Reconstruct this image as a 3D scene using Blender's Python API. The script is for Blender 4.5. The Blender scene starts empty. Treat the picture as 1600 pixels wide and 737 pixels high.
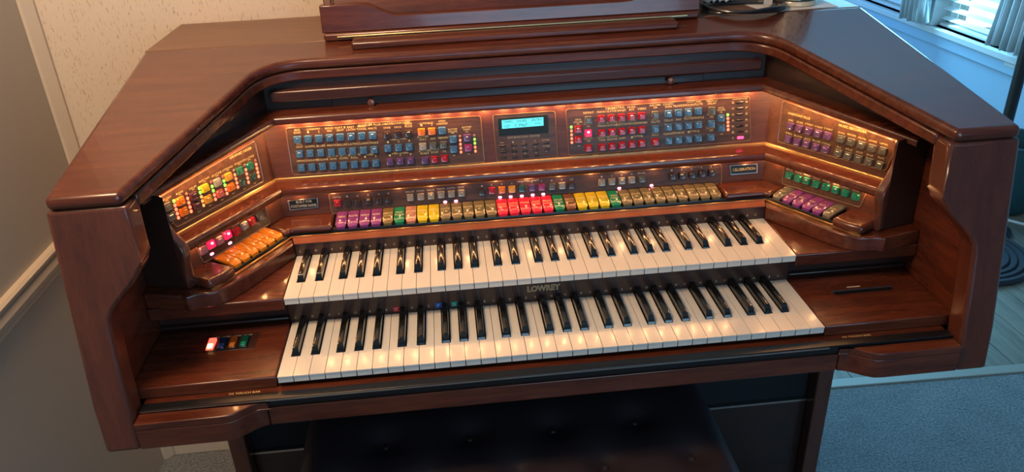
import bpy, bmesh, math, random
from mathutils import Vector, Matrix
random.seed(7)
H = 0.77                      # height of the lower manual's key tops above the floor
# ------------------------------------------------------------------ camera
FPX = 1215.46
CAM = Vector((-0.13629, -0.96875, 0.70296 + H))
PITCH, YAW, ROLL = 0.474262, 0.0767476, 0.0458889
def cam_axes():
    cy, sy, cp, sp = math.cos(YAW), math.sin(YAW), math.cos(PITCH), math.sin(PITCH)
    f = Vector((sy*cp, cy*cp, -sp)); r = Vector((cy, -sy, 0)); d = f.cross(r)
    c, s = math.cos(ROLL), math.sin(ROLL)
    return c*r + s*d, -s*r + c*d, f
AX_R, AX_D, AX_F = cam_axes()
sc = bpy.context.scene
COL = sc.collection
cd = bpy.data.cameras.new('camera'); cam = bpy.data.objects.new('camera', cd); COL.objects.link(cam)
cd.sensor_width = 36; cd.lens = FPX/1600*36; cd.clip_start = .02
M = Matrix((AX_R, -AX_D, -AX_F)).transposed().to_4x4(); M.translation = CAM
cam.matrix_world = M; sc.camera = cam
# ------------------------------------------------------------------ world, lights, exposure
sc.view_settings.view_transform = 'Standard'; sc.view_settings.look = 'None'
sc.view_settings.gamma = 1; sc.view_settings.use_curve_mapping = False
sc.view_settings.exposure = 0.0
w = bpy.data.worlds.new('sky'); sc.world = w; w.use_nodes = True
bg = w.node_tree.nodes['Background']
bg.inputs[0].default_value = (0.42, 0.80, 1.0, 1); bg.inputs[1].default_value = 1.8
def area(name, loc, target, sx, sy, power, color):
    ld = bpy.data.lights.new(name, 'AREA'); ld.shape = 'RECTANGLE'; ld.size = sx; ld.size_y = sy
    ld.energy = power; ld.color = color
    o = bpy.data.objects.new(name, ld); COL.objects.link(o)
    o.location = Vector(loc) + Vector((0, 0, H))
    o.rotation_euler = (Vector(target) - Vector(loc)).to_track_quat('-Z', 'Y').to_euler()
    return o
area('daylight_side_window', (2.16, 2.7, .35), (0.4, 0.3, 0.1), 1.2, 1.1, 60, (.22, .66, 1.0))
area('blue_far_fill', (1.3, 4.0, .45), (1.7, 1.2, -.4), 1.2, 1.2, 30, (.08, .40, 1.0))  # added blue fill for the right wall and floor; no window modelled here
area('standing_lamp', (-.80, -.30, 1.42), (-.86, .75, .30), .40, .40, 23, (1.0, .69, .43))
area('cool_front_fill', (.45, -2.55, .45), (-.15, .0, .0), 1.5, 1.2, 24, (.42, .72, 1.0))  # added cool fill from behind the camera; the wall there is solid
# ------------------------------------------------------------------ helpers
def W(p): return Vector((p[0], p[1], p[2] + H))
def ray(px, py):
    return (AX_R*((px-800)/FPX) + AX_D*((py-368.5)/FPX) + AX_F).normalized()
CREL = CAM - Vector((0, 0, H))
def hit(px, py, P, n):
    d = ray(px, py); return CREL + d*((Vector(P)-CREL).dot(n)/d.dot(n))
MATS = {}
def nodes_of(m):
    m.use_nodes = True; nt = m.node_tree
    return nt, nt.nodes['Principled BSDF'], nt.nodes, nt.links
def plain(name, col, rough=.4, metal=0, coat=0, emit=None, es=0, spec=.5, trans=0, bump=0, bscale=300, sss=0):
    if name in MATS: return MATS[name]
    m = bpy.data.materials.new(name); nt, b, N, L = nodes_of(m)
    b.inputs['Base Color'].default_value = (*col, 1); b.inputs['Roughness'].default_value = rough
    b.inputs['Metallic'].default_value = metal; b.inputs['Coat Weight'].default_value = coat
    b.inputs['Coat Roughness'].default_value = .08; b.inputs['Specular IOR Level'].default_value = spec
    if trans: b.inputs['Transmission Weight'].default_value = trans
    if emit: b.inputs['Emission Color'].default_value = (*emit, 1); b.inputs['Emission Strength'].default_value = es
    tc = N.new('ShaderNodeTexCoord'); no = N.new('ShaderNodeTexNoise'); no.inputs['Scale'].default_value = bscale
    L.new(tc.outputs['Object'], no.inputs['Vector'])
    mx = N.new('ShaderNodeMix'); mx.data_type = 'RGBA'; mx.blend_type = 'MULTIPLY'; mx.inputs['Factor'].default_value = .12
    mx.inputs['A'].default_value = (*col, 1); L.new(no.outputs['Color'], mx.inputs['B'])
    if not emit: L.new(mx.outputs['Result'], b.inputs['Base Color'])
    if bump:
        bp = N.new('ShaderNodeBump'); bp.inputs['Strength'].default_value = bump; bp.inputs['Distance'].default_value = .002
        L.new(no.outputs['Fac'], bp.inputs['Height']); L.new(bp.outputs[0], b.inputs['Normal'])
    MATS[name] = m; return m
def wood(name, c1, c2, scale=(6, 60, 60), rough=.28, coat=.5, rot=0, fine=.5):
    if name in MATS: return MATS[name]
    m = bpy.data.materials.new(name); nt, b, N, L = nodes_of(m)
    tc = N.new('ShaderNodeTexCoord'); mp = N.new('ShaderNodeMapping')
    mp.inputs['Scale'].default_value = scale; mp.inputs['Rotation'].default_value = (0, 0, rot)
    L.new(tc.outputs['Object'], mp.inputs['Vector'])
    n1 = N.new('ShaderNodeTexNoise'); n1.inputs['Scale'].default_value = 1; n1.inputs['Detail'].default_value = 6; n1.inputs['Distortion'].default_value = .6
    n2 = N.new('ShaderNodeTexNoise'); n2.inputs['Scale'].default_value = 5; n2.inputs['Detail'].default_value = 3
    L.new(mp.outputs[0], n1.inputs['Vector']); L.new(mp.outputs[0], n2.inputs['Vector'])
    ad = N.new('ShaderNodeMix'); ad.data_type = 'FLOAT'; ad.inputs['Factor'].default_value = .35*fine*2
    L.new(n1.outputs['Fac'], ad.inputs['A']); L.new(n2.outputs['Fac'], ad.inputs['B'])
    cr = N.new('ShaderNodeValToRGB'); cr.color_ramp.elements[0].position = .34; cr.color_ramp.elements[1].position = .66
    cr.color_ramp.elements[0].color = (*c1, 1); cr.color_ramp.elements[1].color = (*c2, 1)
    L.new(ad.outputs['Result'], cr.inputs[0]); L.new(cr.outputs[0], b.inputs['Base Color'])
    b.inputs['Roughness'].default_value = rough; b.inputs['Coat Weight'].default_value = coat; b.inputs['Coat Roughness'].default_value = .06
    bp = N.new('ShaderNodeBump'); bp.inputs['Strength'].default_value = .06; bp.inputs['Distance'].default_value = .001
    L.new(n2.outputs['Fac'], bp.inputs['Height']); L.new(bp.outputs[0], b.inputs['Normal'])
    MATS[name] = m; return m
CHERRY = wood('cherry_wood', (.062, .0125, .0062), (.136, .031, .0125), rough=.27, coat=.34)
CHERRY_Y = wood('cherry_wood_depth_grain', (.062, .0125, .0062), (.136, .031, .0125), rough=.27, coat=.34, scale=(60, 6, 60))
CHERRY_Z = wood('cherry_wood_upright_grain', (.070, .018, .010), (.120, .032, .016), scale=(60, 60, 6))
PANELW = wood('walnut_panel', (.030, .012, .007), (.120, .046, .020), scale=(9, 90, 110), rough=.5, coat=.1)
DARKW = wood('dark_stained_wood', (.020, .008, .006), (.036, .013, .009), rough=.35, coat=.35)
RAILW = wood('rail_wood', (.034, .012, .008), (.055, .020, .013), rough=.32, coat=.3)
BOARD = wood('board_wood', (.066, .016, .008), (.128, .035, .016), rough=.5, coat=.05)
BLACK = plain('black_plastic', (.008, .008, .009), .3)
FELT = plain('black_cloth', (.010, .011, .013), .9, bump=.4, bscale=900)
BRASS = plain('brass', (.86, .62, .28), .28, metal=1)
SILVER = plain('silver_trim', (.55, .52, .48), .3, metal=1)
WHITEK = plain('ivory_plastic', (.76, .69, .60), .20, coat=.2)
BLACKK = plain('ebony_plastic', (.006, .006, .006), .14, coat=.6)
GOLD = plain('gold_print', (.95, .70, .27), .5)
CREAM = plain('cream_print', (.72, .58, .45), .5)

class MB:
    def __init__(s): s.v = []; s.f = []
    def add(s, vs, fs):
        o = len(s.v); s.v += [Vector(v) for v in vs]; s.f += [tuple(i+o for i in f) for f in fs]; return s
    def box(s, x0, x1, y0, y1, z0, z1):
        return s.add([(x0,y0,z0),(x1,y0,z0),(x1,y1,z0),(x0,y1,z0),(x0,y0,z1),(x1,y0,z1),(x1,y1,z1),(x0,y1,z1)],
                     [(0,3,2,1),(4,5,6,7),(0,1,5,4),(1,2,6,5),(2,3,7,6),(3,0,4,7)])
    def prism(s, bot, top):
        n = len(bot)
        return s.add(list(bot)+list(top), [tuple(range(n-1,-1,-1)), tuple(range(n,2*n))] + [(i,(i+1)%n,n+(i+1)%n,n+i) for i in range(n)])
    def plan(s, poly, z0, z1):
        f0 = z0 if callable(z0) else (lambda x,y: z0); f1 = z1 if callable(z1) else (lambda x,y: z1)
        return s.prism([(x,y,f0(x,y)) for x,y in poly], [(x,y,f1(x,y)) for x,y in poly])
    def tube(s, pts, r, n=8, closed=False, cap=True):
        rings = []; P = [Vector(p) for p in pts]; m = len(P); up = Vector((0,0,1))
        base = len(s.v)
        for i, p in enumerate(P):
            a = P[i-1] if (i or closed) else p; b_ = P[(i+1) % m] if (i < m-1 or closed) else p
            t = (b_-a).normalized(); u = t.cross(up)
            if u.length < 1e-4: u = t.cross(Vector((1,0,0)))
            u.normalize(); v = u.cross(t)
            rr = r[i] if isinstance(r, (list, tuple)) else r
            s.v += [p + (u*math.cos(2*math.pi*k/n) + v*math.sin(2*math.pi*k/n))*rr for k in range(n)]
        for i in range(m if closed else m-1):
            j = (i+1) % m
            s.f += [(base+i*n+k, base+i*n+(k+1)%n, base+j*n+(k+1)%n, base+j*n+k) for k in range(n)]
        if cap and not closed:
            s.f += [tuple(base+k for k in range(n-1,-1,-1)), tuple(base+(m-1)*n+k for k in range(n))]
        return s
    def lathe(s, prof, n=24, c=(0,0,0)):
        base = len(s.v); c = Vector(c)
        for r, z in prof:
            s.v += [c+Vector((r*math.cos(2*math.pi*k/n), r*math.sin(2*math.pi*k/n), z)) for k in range(n)]
        for i in range(len(prof)-1):
            s.f += [(base+i*n+k, base+i*n+(k+1)%n, base+(i+1)*n+(k+1)%n, base+(i+1)*n+k) for k in range(n)]
        s.f += [tuple(base+k for k in range(n-1,-1,-1)), tuple(base+(len(prof)-1)*n+k for k in range(n))]
        return s
    def mesh(s, name, mat, smooth=True, fix=True, ang=.7):
        me = bpy.data.meshes.new(name); me.from_pydata([tuple(v) for v in s.v], [], s.f); me.materials.append(mat)
        if fix:
            b = bmesh.new(); b.from_mesh(me); bmesh.ops.recalc_face_normals(b, faces=b.faces); b.to_mesh(me); b.free()
        if smooth:
            for p in me.polygons: p.use_smooth = True
            me.set_sharp_from_angle(angle=ang)
        me.update(); return me
    def build(s, name, mat, parent=None, bevel=0, seg=2, **k):
        o = bpy.data.objects.new(name, s.mesh(name, mat, **k)); COL.objects.link(o)
        o.location = (0, 0, H); WM[o.name] = Matrix.Translation(o.location)
        if parent is not None: attach(o, parent)
        if bevel:
            md = o.modifiers.new('bevel', 'BEVEL'); md.width = bevel; md.segments = seg; md.limit_method = 'ANGLE'; md.angle_limit = .6
        return o
WM = {}
def wm(o): return WM.get(o.name, Matrix.Identity(4))
def attach(o, parent):
    WM[o.name] = Matrix.Translation(o.location) if o.type != 'EMPTY' else Matrix.Translation(o.location)
    o.parent = parent; o.matrix_parent_inverse = wm(parent).inverted()
def inst(name, me, mat4, parent, mat=None):
    o = bpy.data.objects.new(name, me); COL.objects.link(o); o.matrix_world = mat4
    if parent is not None:
        o.parent = parent; o.matrix_parent_inverse = wm(parent).inverted(); o.matrix_basis = mat4
    return o
def thing(name, label, cat, loc, group=None):
    o = bpy.data.objects.new(name, None); COL.objects.link(o); o.location = loc; o.empty_display_size = .1
    WM[o.name] = Matrix.Translation(loc); tag(o, label, cat, group); return o
def tag(o, label=None, cat=None, group=None, kind=None):
    if label: o['label'] = label
    if cat: o['category'] = cat
    if group: o['group'] = group
    if kind: o['kind'] = kind
    return o
# lettering ---------------------------------------------------------------
TXT = {}
def glyphs(s, offset=0.0):
    k = (s, offset)
    if k not in TXT:
        c = bpy.data.curves.new('t', 'FONT'); c.body = s; c.size = 1; c.align_x = 'CENTER'; c.align_y = 'CENTER'
        c.resolution_u = 2; c.offset = offset; c.space_line = .85
        o = bpy.data.objects.new('t', c); COL.objects.link(o)
        dg = bpy.context.evaluated_depsgraph_get(); me = o.evaluated_get(dg).to_mesh()
        TXT[k] = ([v.co.copy() for v in me.vertices], [tuple(p.vertices) for p in me.polygons])
        o.evaluated_get(dg).to_mesh_clear(); bpy.data.objects.remove(o); bpy.data.curves.remove(c)
    return TXT[k]
def letter(mb, s, P, u, v, size, wid=None, off=.0005, offset=0.0):
    vs, fs = glyphs(s, offset)
    if not vs: return
    n = u.cross(v); sx = size
    if wid:
        ext = max(q.x for q in vs)-min(q.x for q in vs); sx = wid/max(ext, 1e-6)
    mb.add([P + u*(q.x*sx) + v*(q.y*size) + n*off for q in vs], fs)

# ================================================================== ROOM
def wall_mat(name, col, speck=0):
    m = bpy.data.materials.new(name); nt, b, N, L = nodes_of(m); b.inputs['Roughness'].default_value = .6
    tc = N.new('ShaderNodeTexCoord'); mp = N.new('ShaderNodeMapping'); L.new(tc.outputs['Object'], mp.inputs[0])
    n1 = N.new('ShaderNodeTexNoise'); n1.inputs['Scale'].default_value = 3; L.new(tc.outputs['Object'], n1.inputs['Vector'])
    mx = N.new('ShaderNodeMix'); mx.data_type = 'RGBA'; mx.inputs['A'].default_value = (*[c*.92 for c in col], 1); mx.inputs['B'].default_value = (*col, 1)
    L.new(n1.outputs['Fac'], mx.inputs['Factor']); out = mx.outputs['Result']
    if speck:
        mp.inputs['Scale'].default_value = (430, 430, 95)
        n2 = N.new('ShaderNodeTexNoise'); n2.inputs['Scale'].default_value = 1; n2.inputs['Detail'].default_value = 2; L.new(mp.outputs[0], n2.inputs['Vector'])
        cr = N.new('ShaderNodeValToRGB'); cr.color_ramp.elements[0].position = .60; cr.color_ramp.elements[1].position = .75
        cr.color_ramp.elements[0].color = (0,0,0,1); cr.color_ramp.elements[1].color = (speck,)*3+(1,); L.new(n2.outputs['Fac'], cr.inputs[0])
        m2 = N.new('ShaderNodeMix'); m2.data_type = 'RGBA'; m2.inputs['B'].default_value = (.26, .16, .10, 1)
        L.new(cr.outputs[0], m2.inputs['Factor']); L.new(out, m2.inputs['A']); out = m2.outputs['Result']
    L.new(out, b.inputs['Base Color']); return m
def struct(name, mb, mat, bevel=0, parent=None):
    o = mb.build(name, mat, parent, bevel=bevel, smooth=False)
    if parent is None: o['kind'] = 'structure'
    return o
XL, YB, XR, YF, ZC, ZF = -.985, .757, 2.3, 4.3, 1.62, -.77
def carpet_mat():
    m = bpy.data.materials.new('carpet'); nt, b, N, L = nodes_of(m); b.inputs['Roughness'].default_value = .95
    tc = N.new('ShaderNodeTexCoord')
    n1 = N.new('ShaderNodeTexNoise'); n1.inputs['Scale'].default_value = 170; n1.inputs['Detail'].default_value = 4; n1.inputs['Roughness'].default_value = .7
    n2 = N.new('ShaderNodeTexNoise'); n2.inputs['Scale'].default_value = 9
    for n in (n1, n2): L.new(tc.outputs['Object'], n.inputs['Vector'])
    cr = N.new('ShaderNodeValToRGB'); cr.color_ramp.elements[0].position = .32; cr.color_ramp.elements[1].position = .68
    cr.color_ramp.elements[0].color = (.22, .23, .23, 1); cr.color_ramp.elements[1].color = (.68, .70, .70, 1)
    L.new(n1.outputs['Fac'], cr.inputs[0])
    mx = N.new('ShaderNodeMix'); mx.data_type = 'RGBA'; mx.blend_type = 'MULTIPLY'; mx.inputs['Factor'].default_value = .35
    L.new(cr.outputs[0], mx.inputs['A']); L.new(n2.outputs['Fac'], mx.inputs['B']); L.new(mx.outputs['Result'], b.inputs['Base Color'])
    bp = N.new('ShaderNodeBump'); bp.inputs['Strength'].default_value = 1; bp.inputs['Distance'].default_value = .02
    L.new(n1.outputs['Fac'], bp.inputs['Height']); L.new(bp.outputs[0], b.inputs['Normal']); return m
flr = struct('floor', MB().box(XL-.1, XR+.1, YB+.012, YF, ZF-.1, ZF-.012), plain('subfloor', (.10, .09, .08), .8))
cp = struct('floor_carpet', MB().box(XL-.1, XR+.1, -2.7, YB+.006, ZF-.1, ZF), carpet_mat())
struct('trim_1', MB().plan([(.66, YB+.004), (XR, YB-.03), (XR, YB+.008), (.66, YB+.042)], ZF-.012, ZF+.004), plain('threshold_wood', (.34, .30, .24), .5), bevel=.003)
# laminate planks, running in depth, each a piece of its own
PLK = [wood('laminate_%d' % i, tuple(c*k for c in (.13, .105, .075)), tuple(c*k for c in (.25, .21, .155)), scale=(50, 5, 50), rough=.6, coat=0) for i, k in enumerate((.85, 1.0, 1.12))]
def plank(x0, x1, y0, y1, i):
    o = MB().box(x0+.0012, x1-.0012, y0+.0012, y1-.0012, ZF-.011, ZF-.002).build('plank', PLK[i % 3], flr, smooth=False)
rp = random.Random(3); pw = .125; x = .62; i = 0
while x < XR:
    y = YB+.012 - rp.random()*.0; first = .35+rp.random()*.8
    while y < YF:
        y2 = min(YF, y + (first if first else 1.2)); first = 0
        plank(x, min(x+pw, XR), y, y2, rp.randrange(3)); y = y2
    x += pw; i += 1
bw = struct('wall_back', MB().box(XL-.1, .66, YB, YB+.1, ZF, ZC), wall_mat('speckled_wallpaper', (.66, .53, .40), .75))
lw = struct('wall_left', MB().box(XL-.1, XL, -2.7, YB, ZF, ZC), wall_mat('smooth_wall', (.50, .43, .34)))
struct('ceiling', MB().box(XL-.1, XR+.1, -2.7, YF, ZC, ZC+.08), wall_mat('ceiling_paint', (.72, .70, .66)))
WY0, WY1, WZ0, WZ1 = 2.16, 3.75, -.22, .95
BW = wall_mat('daylight_tinted_wall', (.34, .49, .62))  # blue tint of the daylight is put into the wall colour
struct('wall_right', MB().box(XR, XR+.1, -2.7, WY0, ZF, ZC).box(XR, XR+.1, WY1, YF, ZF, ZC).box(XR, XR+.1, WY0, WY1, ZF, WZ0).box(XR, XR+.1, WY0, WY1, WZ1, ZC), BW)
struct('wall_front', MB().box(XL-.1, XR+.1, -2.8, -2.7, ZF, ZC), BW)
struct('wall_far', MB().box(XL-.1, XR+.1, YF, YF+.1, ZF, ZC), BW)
PAINT = plain('white_paint', (.62, .63, .63), .45)
TRIMP = plain('tan_trim', (.62, .50, .37), .45)
# corner trim between left wall and back wall
struct('trim_2', MB().plan([(XL, YB), (XL, YB-.026), (XL+.006, YB-.026), (XL+.024, YB-.008), (XL+.024, YB)], ZF, ZC), TRIMP, bevel=.001)
# moulded rail on the left wall
prof = [(0,-.078),(.006,-.078),(.009,-.072),(.007,-.069),(.007,-.066),(.013,-.060),(.016,-.048),(.013,-.036),(.008,-.034),(.008,-.032),(.015,-.028),(.017,-.020),(.012,-.015),(0,-.015)]
struct('trim_3', MB().prism([(XL+a, -2.7, z) for a, z in prof], [(XL+a, YB-.027, z) for a, z in prof]), TRIMP)
struct('baseboard_back', MB().box(XL+.026, .66, YB-.012, YB, ZF, ZF+.07), TRIMP, bevel=.003)
# window in the right wall
win = struct('window_1', MB().box(XR-.02, XR+.10, WY0-.07, WY0, WZ0-.05, WZ1+.07).box(XR-.02, XR+.10, WY1, WY1+.07, WZ0-.05, WZ1+.07)
             .box(XR-.02, XR+.10, WY0, WY1, WZ1, WZ1+.07).box(XR-.02, XR+.10, 2.73, 2.80, WZ0, WZ1), PAINT, bevel=.004)
def sub(mb, name, mat, parent, bevel=0):
    o = mb.build(name, mat, parent, bevel=bevel); return o
sub(MB().box(XR-.032, XR+.10, WY0-.10, WY1+.10, WZ0-.03, WZ0), 'window_sill', PAINT, win, .004)
sub(MB().box(XR-.016, XR, WY0-.08, WY1+.08, WZ0-.085, WZ0-.03), 'window_apron', BW, win, .004)
GLASS = plain('window_glass', (.95, .98, 1), .02, trans=1)
for a, b_ in ((WY0, 2.73), (2.80, WY1)):
    sub(MB().box(XR+.07, XR+.074, a, b_, WZ0, WZ1), 'pane', GLASS, win)
    sub(MB().box(XR+.055, XR+.09, a, b_, WZ0, WZ0+.03).box(XR+.055, XR+.09, a, b_, WZ1-.03, WZ1).box(XR+.055, XR+.09, a, a+.03, WZ0, WZ1).box(XR+.055, XR+.09, b_-.03, b_, WZ0, WZ1).box(XR+.06, XR+.085, a, b_, .34, .37), 'sash', PAINT, win, .003)
# blinds: one per opening, each slat a piece
SLAT = plain('blind_slat', (.78, .82, .84), .4)
for (a, b_), lab in (((WY0+.03, 2.71), 'white slatted blind in the window half beside the near curtain'), ((2.82, WY1-.03), 'white slatted blind in the window half beyond the middle curtain')):
    bl = thing('window_blind', lab, 'blind', (XR+.03, (a+b_)/2, WZ1-.03+H), 'window blinds')
    MB().box(XR+.012, XR+.05, a, b_, WZ1-.05, WZ1-.005).build('head_rail', PAINT, bl, bevel=.003)
    n = 23; sm = None
    for k in range(n):
        z = WZ0+.045+k*.047
        if sm is None:
            q = [(-.017,-.006),(-.006,-.0005),(.006,.0035),(.017,.005)]
            mb = MB(); mb.prism([(x, a, zz) for x, zz in q]+[(x, a, zz-.0015) for x, zz in reversed(q)], [(x, b_, zz) for x, zz in q]+[(x, b_, zz-.0015) for x, zz in reversed(q)])
            sm = mb.mesh('slat', SLAT)
        inst('slat', sm, Matrix.Translation((XR+.032, 0, z+H)), bl)
    MB().box(XR+.014, XR+.05, a, b_, WZ0+.005, WZ0+.02).build('bottom_rail', PAINT, bl, bevel=.003)
    for yy in (a+.1, b_-.1):
        MB().tube([(XR+.032, yy, WZ0+.01), (XR+.032, yy, WZ1-.02)], .0014, 5).build('ladder_cord', PAINT, bl)
# curtains
def curtain(name, y0t, y1t, y0b, y1b, zb, label, seed, mat):
    rr = random.Random(seed); nu, nv = 70, 12; mb = MB(); vs = []; ph = [rr.random()*6 for _ in range(4)]
    for j in range(nv+1):
        t = j/nv; z = 1.05 + (zb-1.05)*t; a = y0t+(y0b-y0t)*t**2; b_ = y1t+(y1b-y1t)*t**2
        for i in range(nu+1):
            s = i/nu; x = XR-.085 + .022*math.sin(s*34+ph[0]+t*.7)*(.5+.5*t) + .008*math.sin(s*71+ph[1])
            vs.append((x, a+(b_-a)*s, z + .006*math.sin(s*19+ph[2])*t))
    mb.add(vs, [(j*(nu+1)+i, j*(nu+1)+i+1, (j+1)*(nu+1)+i+1, (j+1)*(nu+1)+i) for j in range(nv) for i in range(nu)])
    t = thing(name, label, 'curtain', (XR-.085, (y0t+y1t)/2, 1.05+H), 'window curtains')
    o = mb.build('drape', mat, t, ang=3.0); md = o.modifiers.new('thick', 'SOLIDIFY'); md.thickness = .003
    MB().tube([(XR-.085, y0t-.08, 1.06), (XR-.085, y1t+.08, 1.06)], .009, 10).build('rod', PAINT, t)
    for yy in (y0t-.06, y1t+.06): MB().box(XR-.09, XR, yy-.006, yy+.006, 1.05, 1.07).build('bracket', PAINT, t)
CURT = plain('curtain_cloth', (.52, .56, .58), .8)
curtain('window_curtain', 1.90, 2.10, 1.92, 2.20, -.180, 'pale gathered curtain flaring out beside the black pole', 1, CURT)
curtain('window_curtain', 2.75, 2.90, 2.69, 2.885, -.200, 'pale gathered curtain hanging over the middle post of the window', 2, CURT)
# pale house and lawn outside
ext = thing('neighbour_house', 'pale siding house seen through the window blinds', 'house', (6.2, 5.6, 0))
SID = plain('pale_siding', (.80, .84, .86), .7)
MB().box(6.3, 9, 2.5, 11, ZF, 3.4).build('house_body', SID, ext)
for k in range(14): MB().box(6.28, 6.31, 2.5, 11, ZF+.12+k*.2, ZF+.30+k*.2).build('siding_board', SID, ext, smooth=False)
MB().box(6.24, 6.3, 4.9, 5.9, .2, 1.2).build('window_frame', PAINT, ext)
gr = struct('ground', MB().box(XR+.12, 12, -3, 14, ZF-.6, ZF-.3), plain('ground_outside', (.30, .34, .30), .9))
rail = thing('porch_rail', 'white porch railing outside the window', 'railing', (3.5, 3.9, ZF-.3+H))
for z in (-.12, .22): MB().box(3.48, 3.52, 1.6, 6.4, z, z+.04).build('rail_bar', PAINT, rail)
for k in range(30): inst('baluster', MB().box(-.012, .012, -.012, .012, ZF-.3, .22).mesh('baluster', PAINT, smooth=False) if k == 0 else bpy.data.meshes['baluster'], Matrix.Translation((3.5, 1.65+k*.16, H)), rail)
# things on the floor to the right
pole = thing('floor_pole', 'slim black upright pole standing on the wood floor by the curtain', 'pole', (1.935, 1.62, 0))
pb = plain('black_metal', (.012, .014, .016), .4)
MB().lathe([(.11, ZF-.002), (.11, ZF+.01), (.02, ZF+.02), (.0165, ZF+.02)], 28, (1.935, 1.62, 0)).build('base', pb, pole)
MB().lathe([(.020, ZF+.02), (.020, 1.05)], 20, (1.935, 1.62, 0)).build('shaft', pb, pole)
MB().lathe([(.020, 1.05), (.024, 1.055), (.02, 1.075), (.008, 1.085)], 20, (1.935, 1.62, 0)).build('finial', pb, pole)
rug = thing('braided_rug', 'small round dark braided rug on the wood floor beyond the organ', 'rug', (1.745, 1.44, 0))
rm = plain('braid_yarn', (.035, .038, .048), .9, bump=.8, bscale=260)
for k in range(9):
    r = .012+k*.0265
    MB().tube([(1.745+r*math.cos(a*2*math.pi/40), 1.44+r*math.sin(a*2*math.pi/40), ZF+.007) for a in range(40)], .0135, 6, closed=True).build('braid_ring', rm, rug)
binn = thing('waste_bin', 'dark teal rounded bin standing by the window wall', 'bin', (2.14, 1.80, 0))
tm = plain('teal_plastic', (.020, .085, .10), .45)
MB().lathe([(.085, ZF-.002), (.10, ZF+.01), (.125, ZF+.12), (.132, ZF+.30), (.126, ZF+.30), (.12, ZF+.13), (.08, ZF+.02)], 32, (2.14, 1.80, 0)).build('bucket', tm, binn)
MB().tube([(2.14+.131*math.cos(a*2*math.pi/40), 1.80+.131*math.sin(a*2*math.pi/40), ZF+.30) for a in range(40)], .006, 8, closed=True).build('rim', tm, binn)
tag(MB().tube([(1.99, 1.80, ZF+.002), (2.05, 1.74, ZF+.002), (2.10, 1.66, ZF+.002), (2.16, 1.585, ZF+.002), (2.24, 1.50, ZF+.002)], .006, 8).build('extension_cord', plain('white_cord', (.7, .72, .72), .5)), 'white cord lying on the wood floor beside the braided rug', 'cord')

# ================================================================== ORGAN
organ = thing('electric_organ', 'dark cherry two-manual electric organ with lit buttons against speckled wall', 'organ', (0, .35, 0))
def part(mb, name, mat, bevel=0, parent=None, seg=2, **k): return mb.build(name, mat, parent or organ, bevel=bevel, seg=seg, **k)
SL = .138
def zs(x, y): return .311 + SL*(y-.012)
# --- U-shaped top slab
def arc_pts():
    # inner edge of the right wing, from the front to the middle run
    P0 = Vector((.572, .004)); P1 = Vector((.452, .4215)); P2 = Vector((.36, .4225))
    a = P1 + (P0-P1)*.15; c = P1 + (P2-P1)*.75
    out = [tuple(P0), tuple(P0.lerp(a, .5))]
    for k in range(9):
        t = k/8; out.append(tuple((1-t)**2*a + 2*t*(1-t)*P1 + t*t*c))
    return out
INN = arc_pts()
top = [(.668, .004), (.682, .5135), (-.682, .5135), (-.668, .004)] + [(-x, y) for x, y in INN] + [(x, y) for x, y in reversed(INN)]
part(MB().plan(top, lambda x, y: zs(x, y)-.0185, zs), 'top_slab', CHERRY, bevel=.0075, seg=4)
part(MB().box(-.682, .682, .5145, .752, .358, .3795), 'top_rear_panel', wood('cherry_wood_top', (.15, .075, .046), (.20, .105, .066), rough=.42, coat=.12), bevel=.002)
MATS['cherry_wood_top'].node_tree.nodes['Principled BSDF'].inputs['Specular IOR Level'].default_value = .15
# apron moulding beneath the inner edge
for s in (1,):
    pin = [(x-.0, y+.003) for x, y in INN]; pin[0] = (.5635, .036)
    path = [(-x, y) for x, y in pin] + [(x, y) for x, y in reversed(pin)]
    outp = []
    for i, (x, y) in enumerate(path):
        a = Vector(path[max(i-1, 0)]); b_ = Vector(path[min(i+1, len(path)-1)]); t = (b_-a).normalized(); nn = Vector((-t.y, t.x))
        outp.append((x+nn.x*.022, y+nn.y*.022))
    mb = MB(); n = len(path)
    vs = []
    for (x, y), (xo, yo) in zip(path, outp):
        vs += [(x, y, zs(x, y)-.0195), (x, y, zs(x, y)-.0375), (xo, yo, zs(xo, yo)-.0375), (xo, yo, zs(xo, yo)-.0195)]
    fs = [(i*4+k, i*4+(k+1) % 4, i*4+4+(k+1) % 4, i*4+4+k) for i in range(n-1) for k in range(4)] + [(0, 1, 2, 3), ((n-1)*4+3, (n-1)*4+2, (n-1)*4+1, (n-1)*4)]
    part(mb.add(vs, fs), 'slab_apron', CHERRY, bevel=.003)
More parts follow.
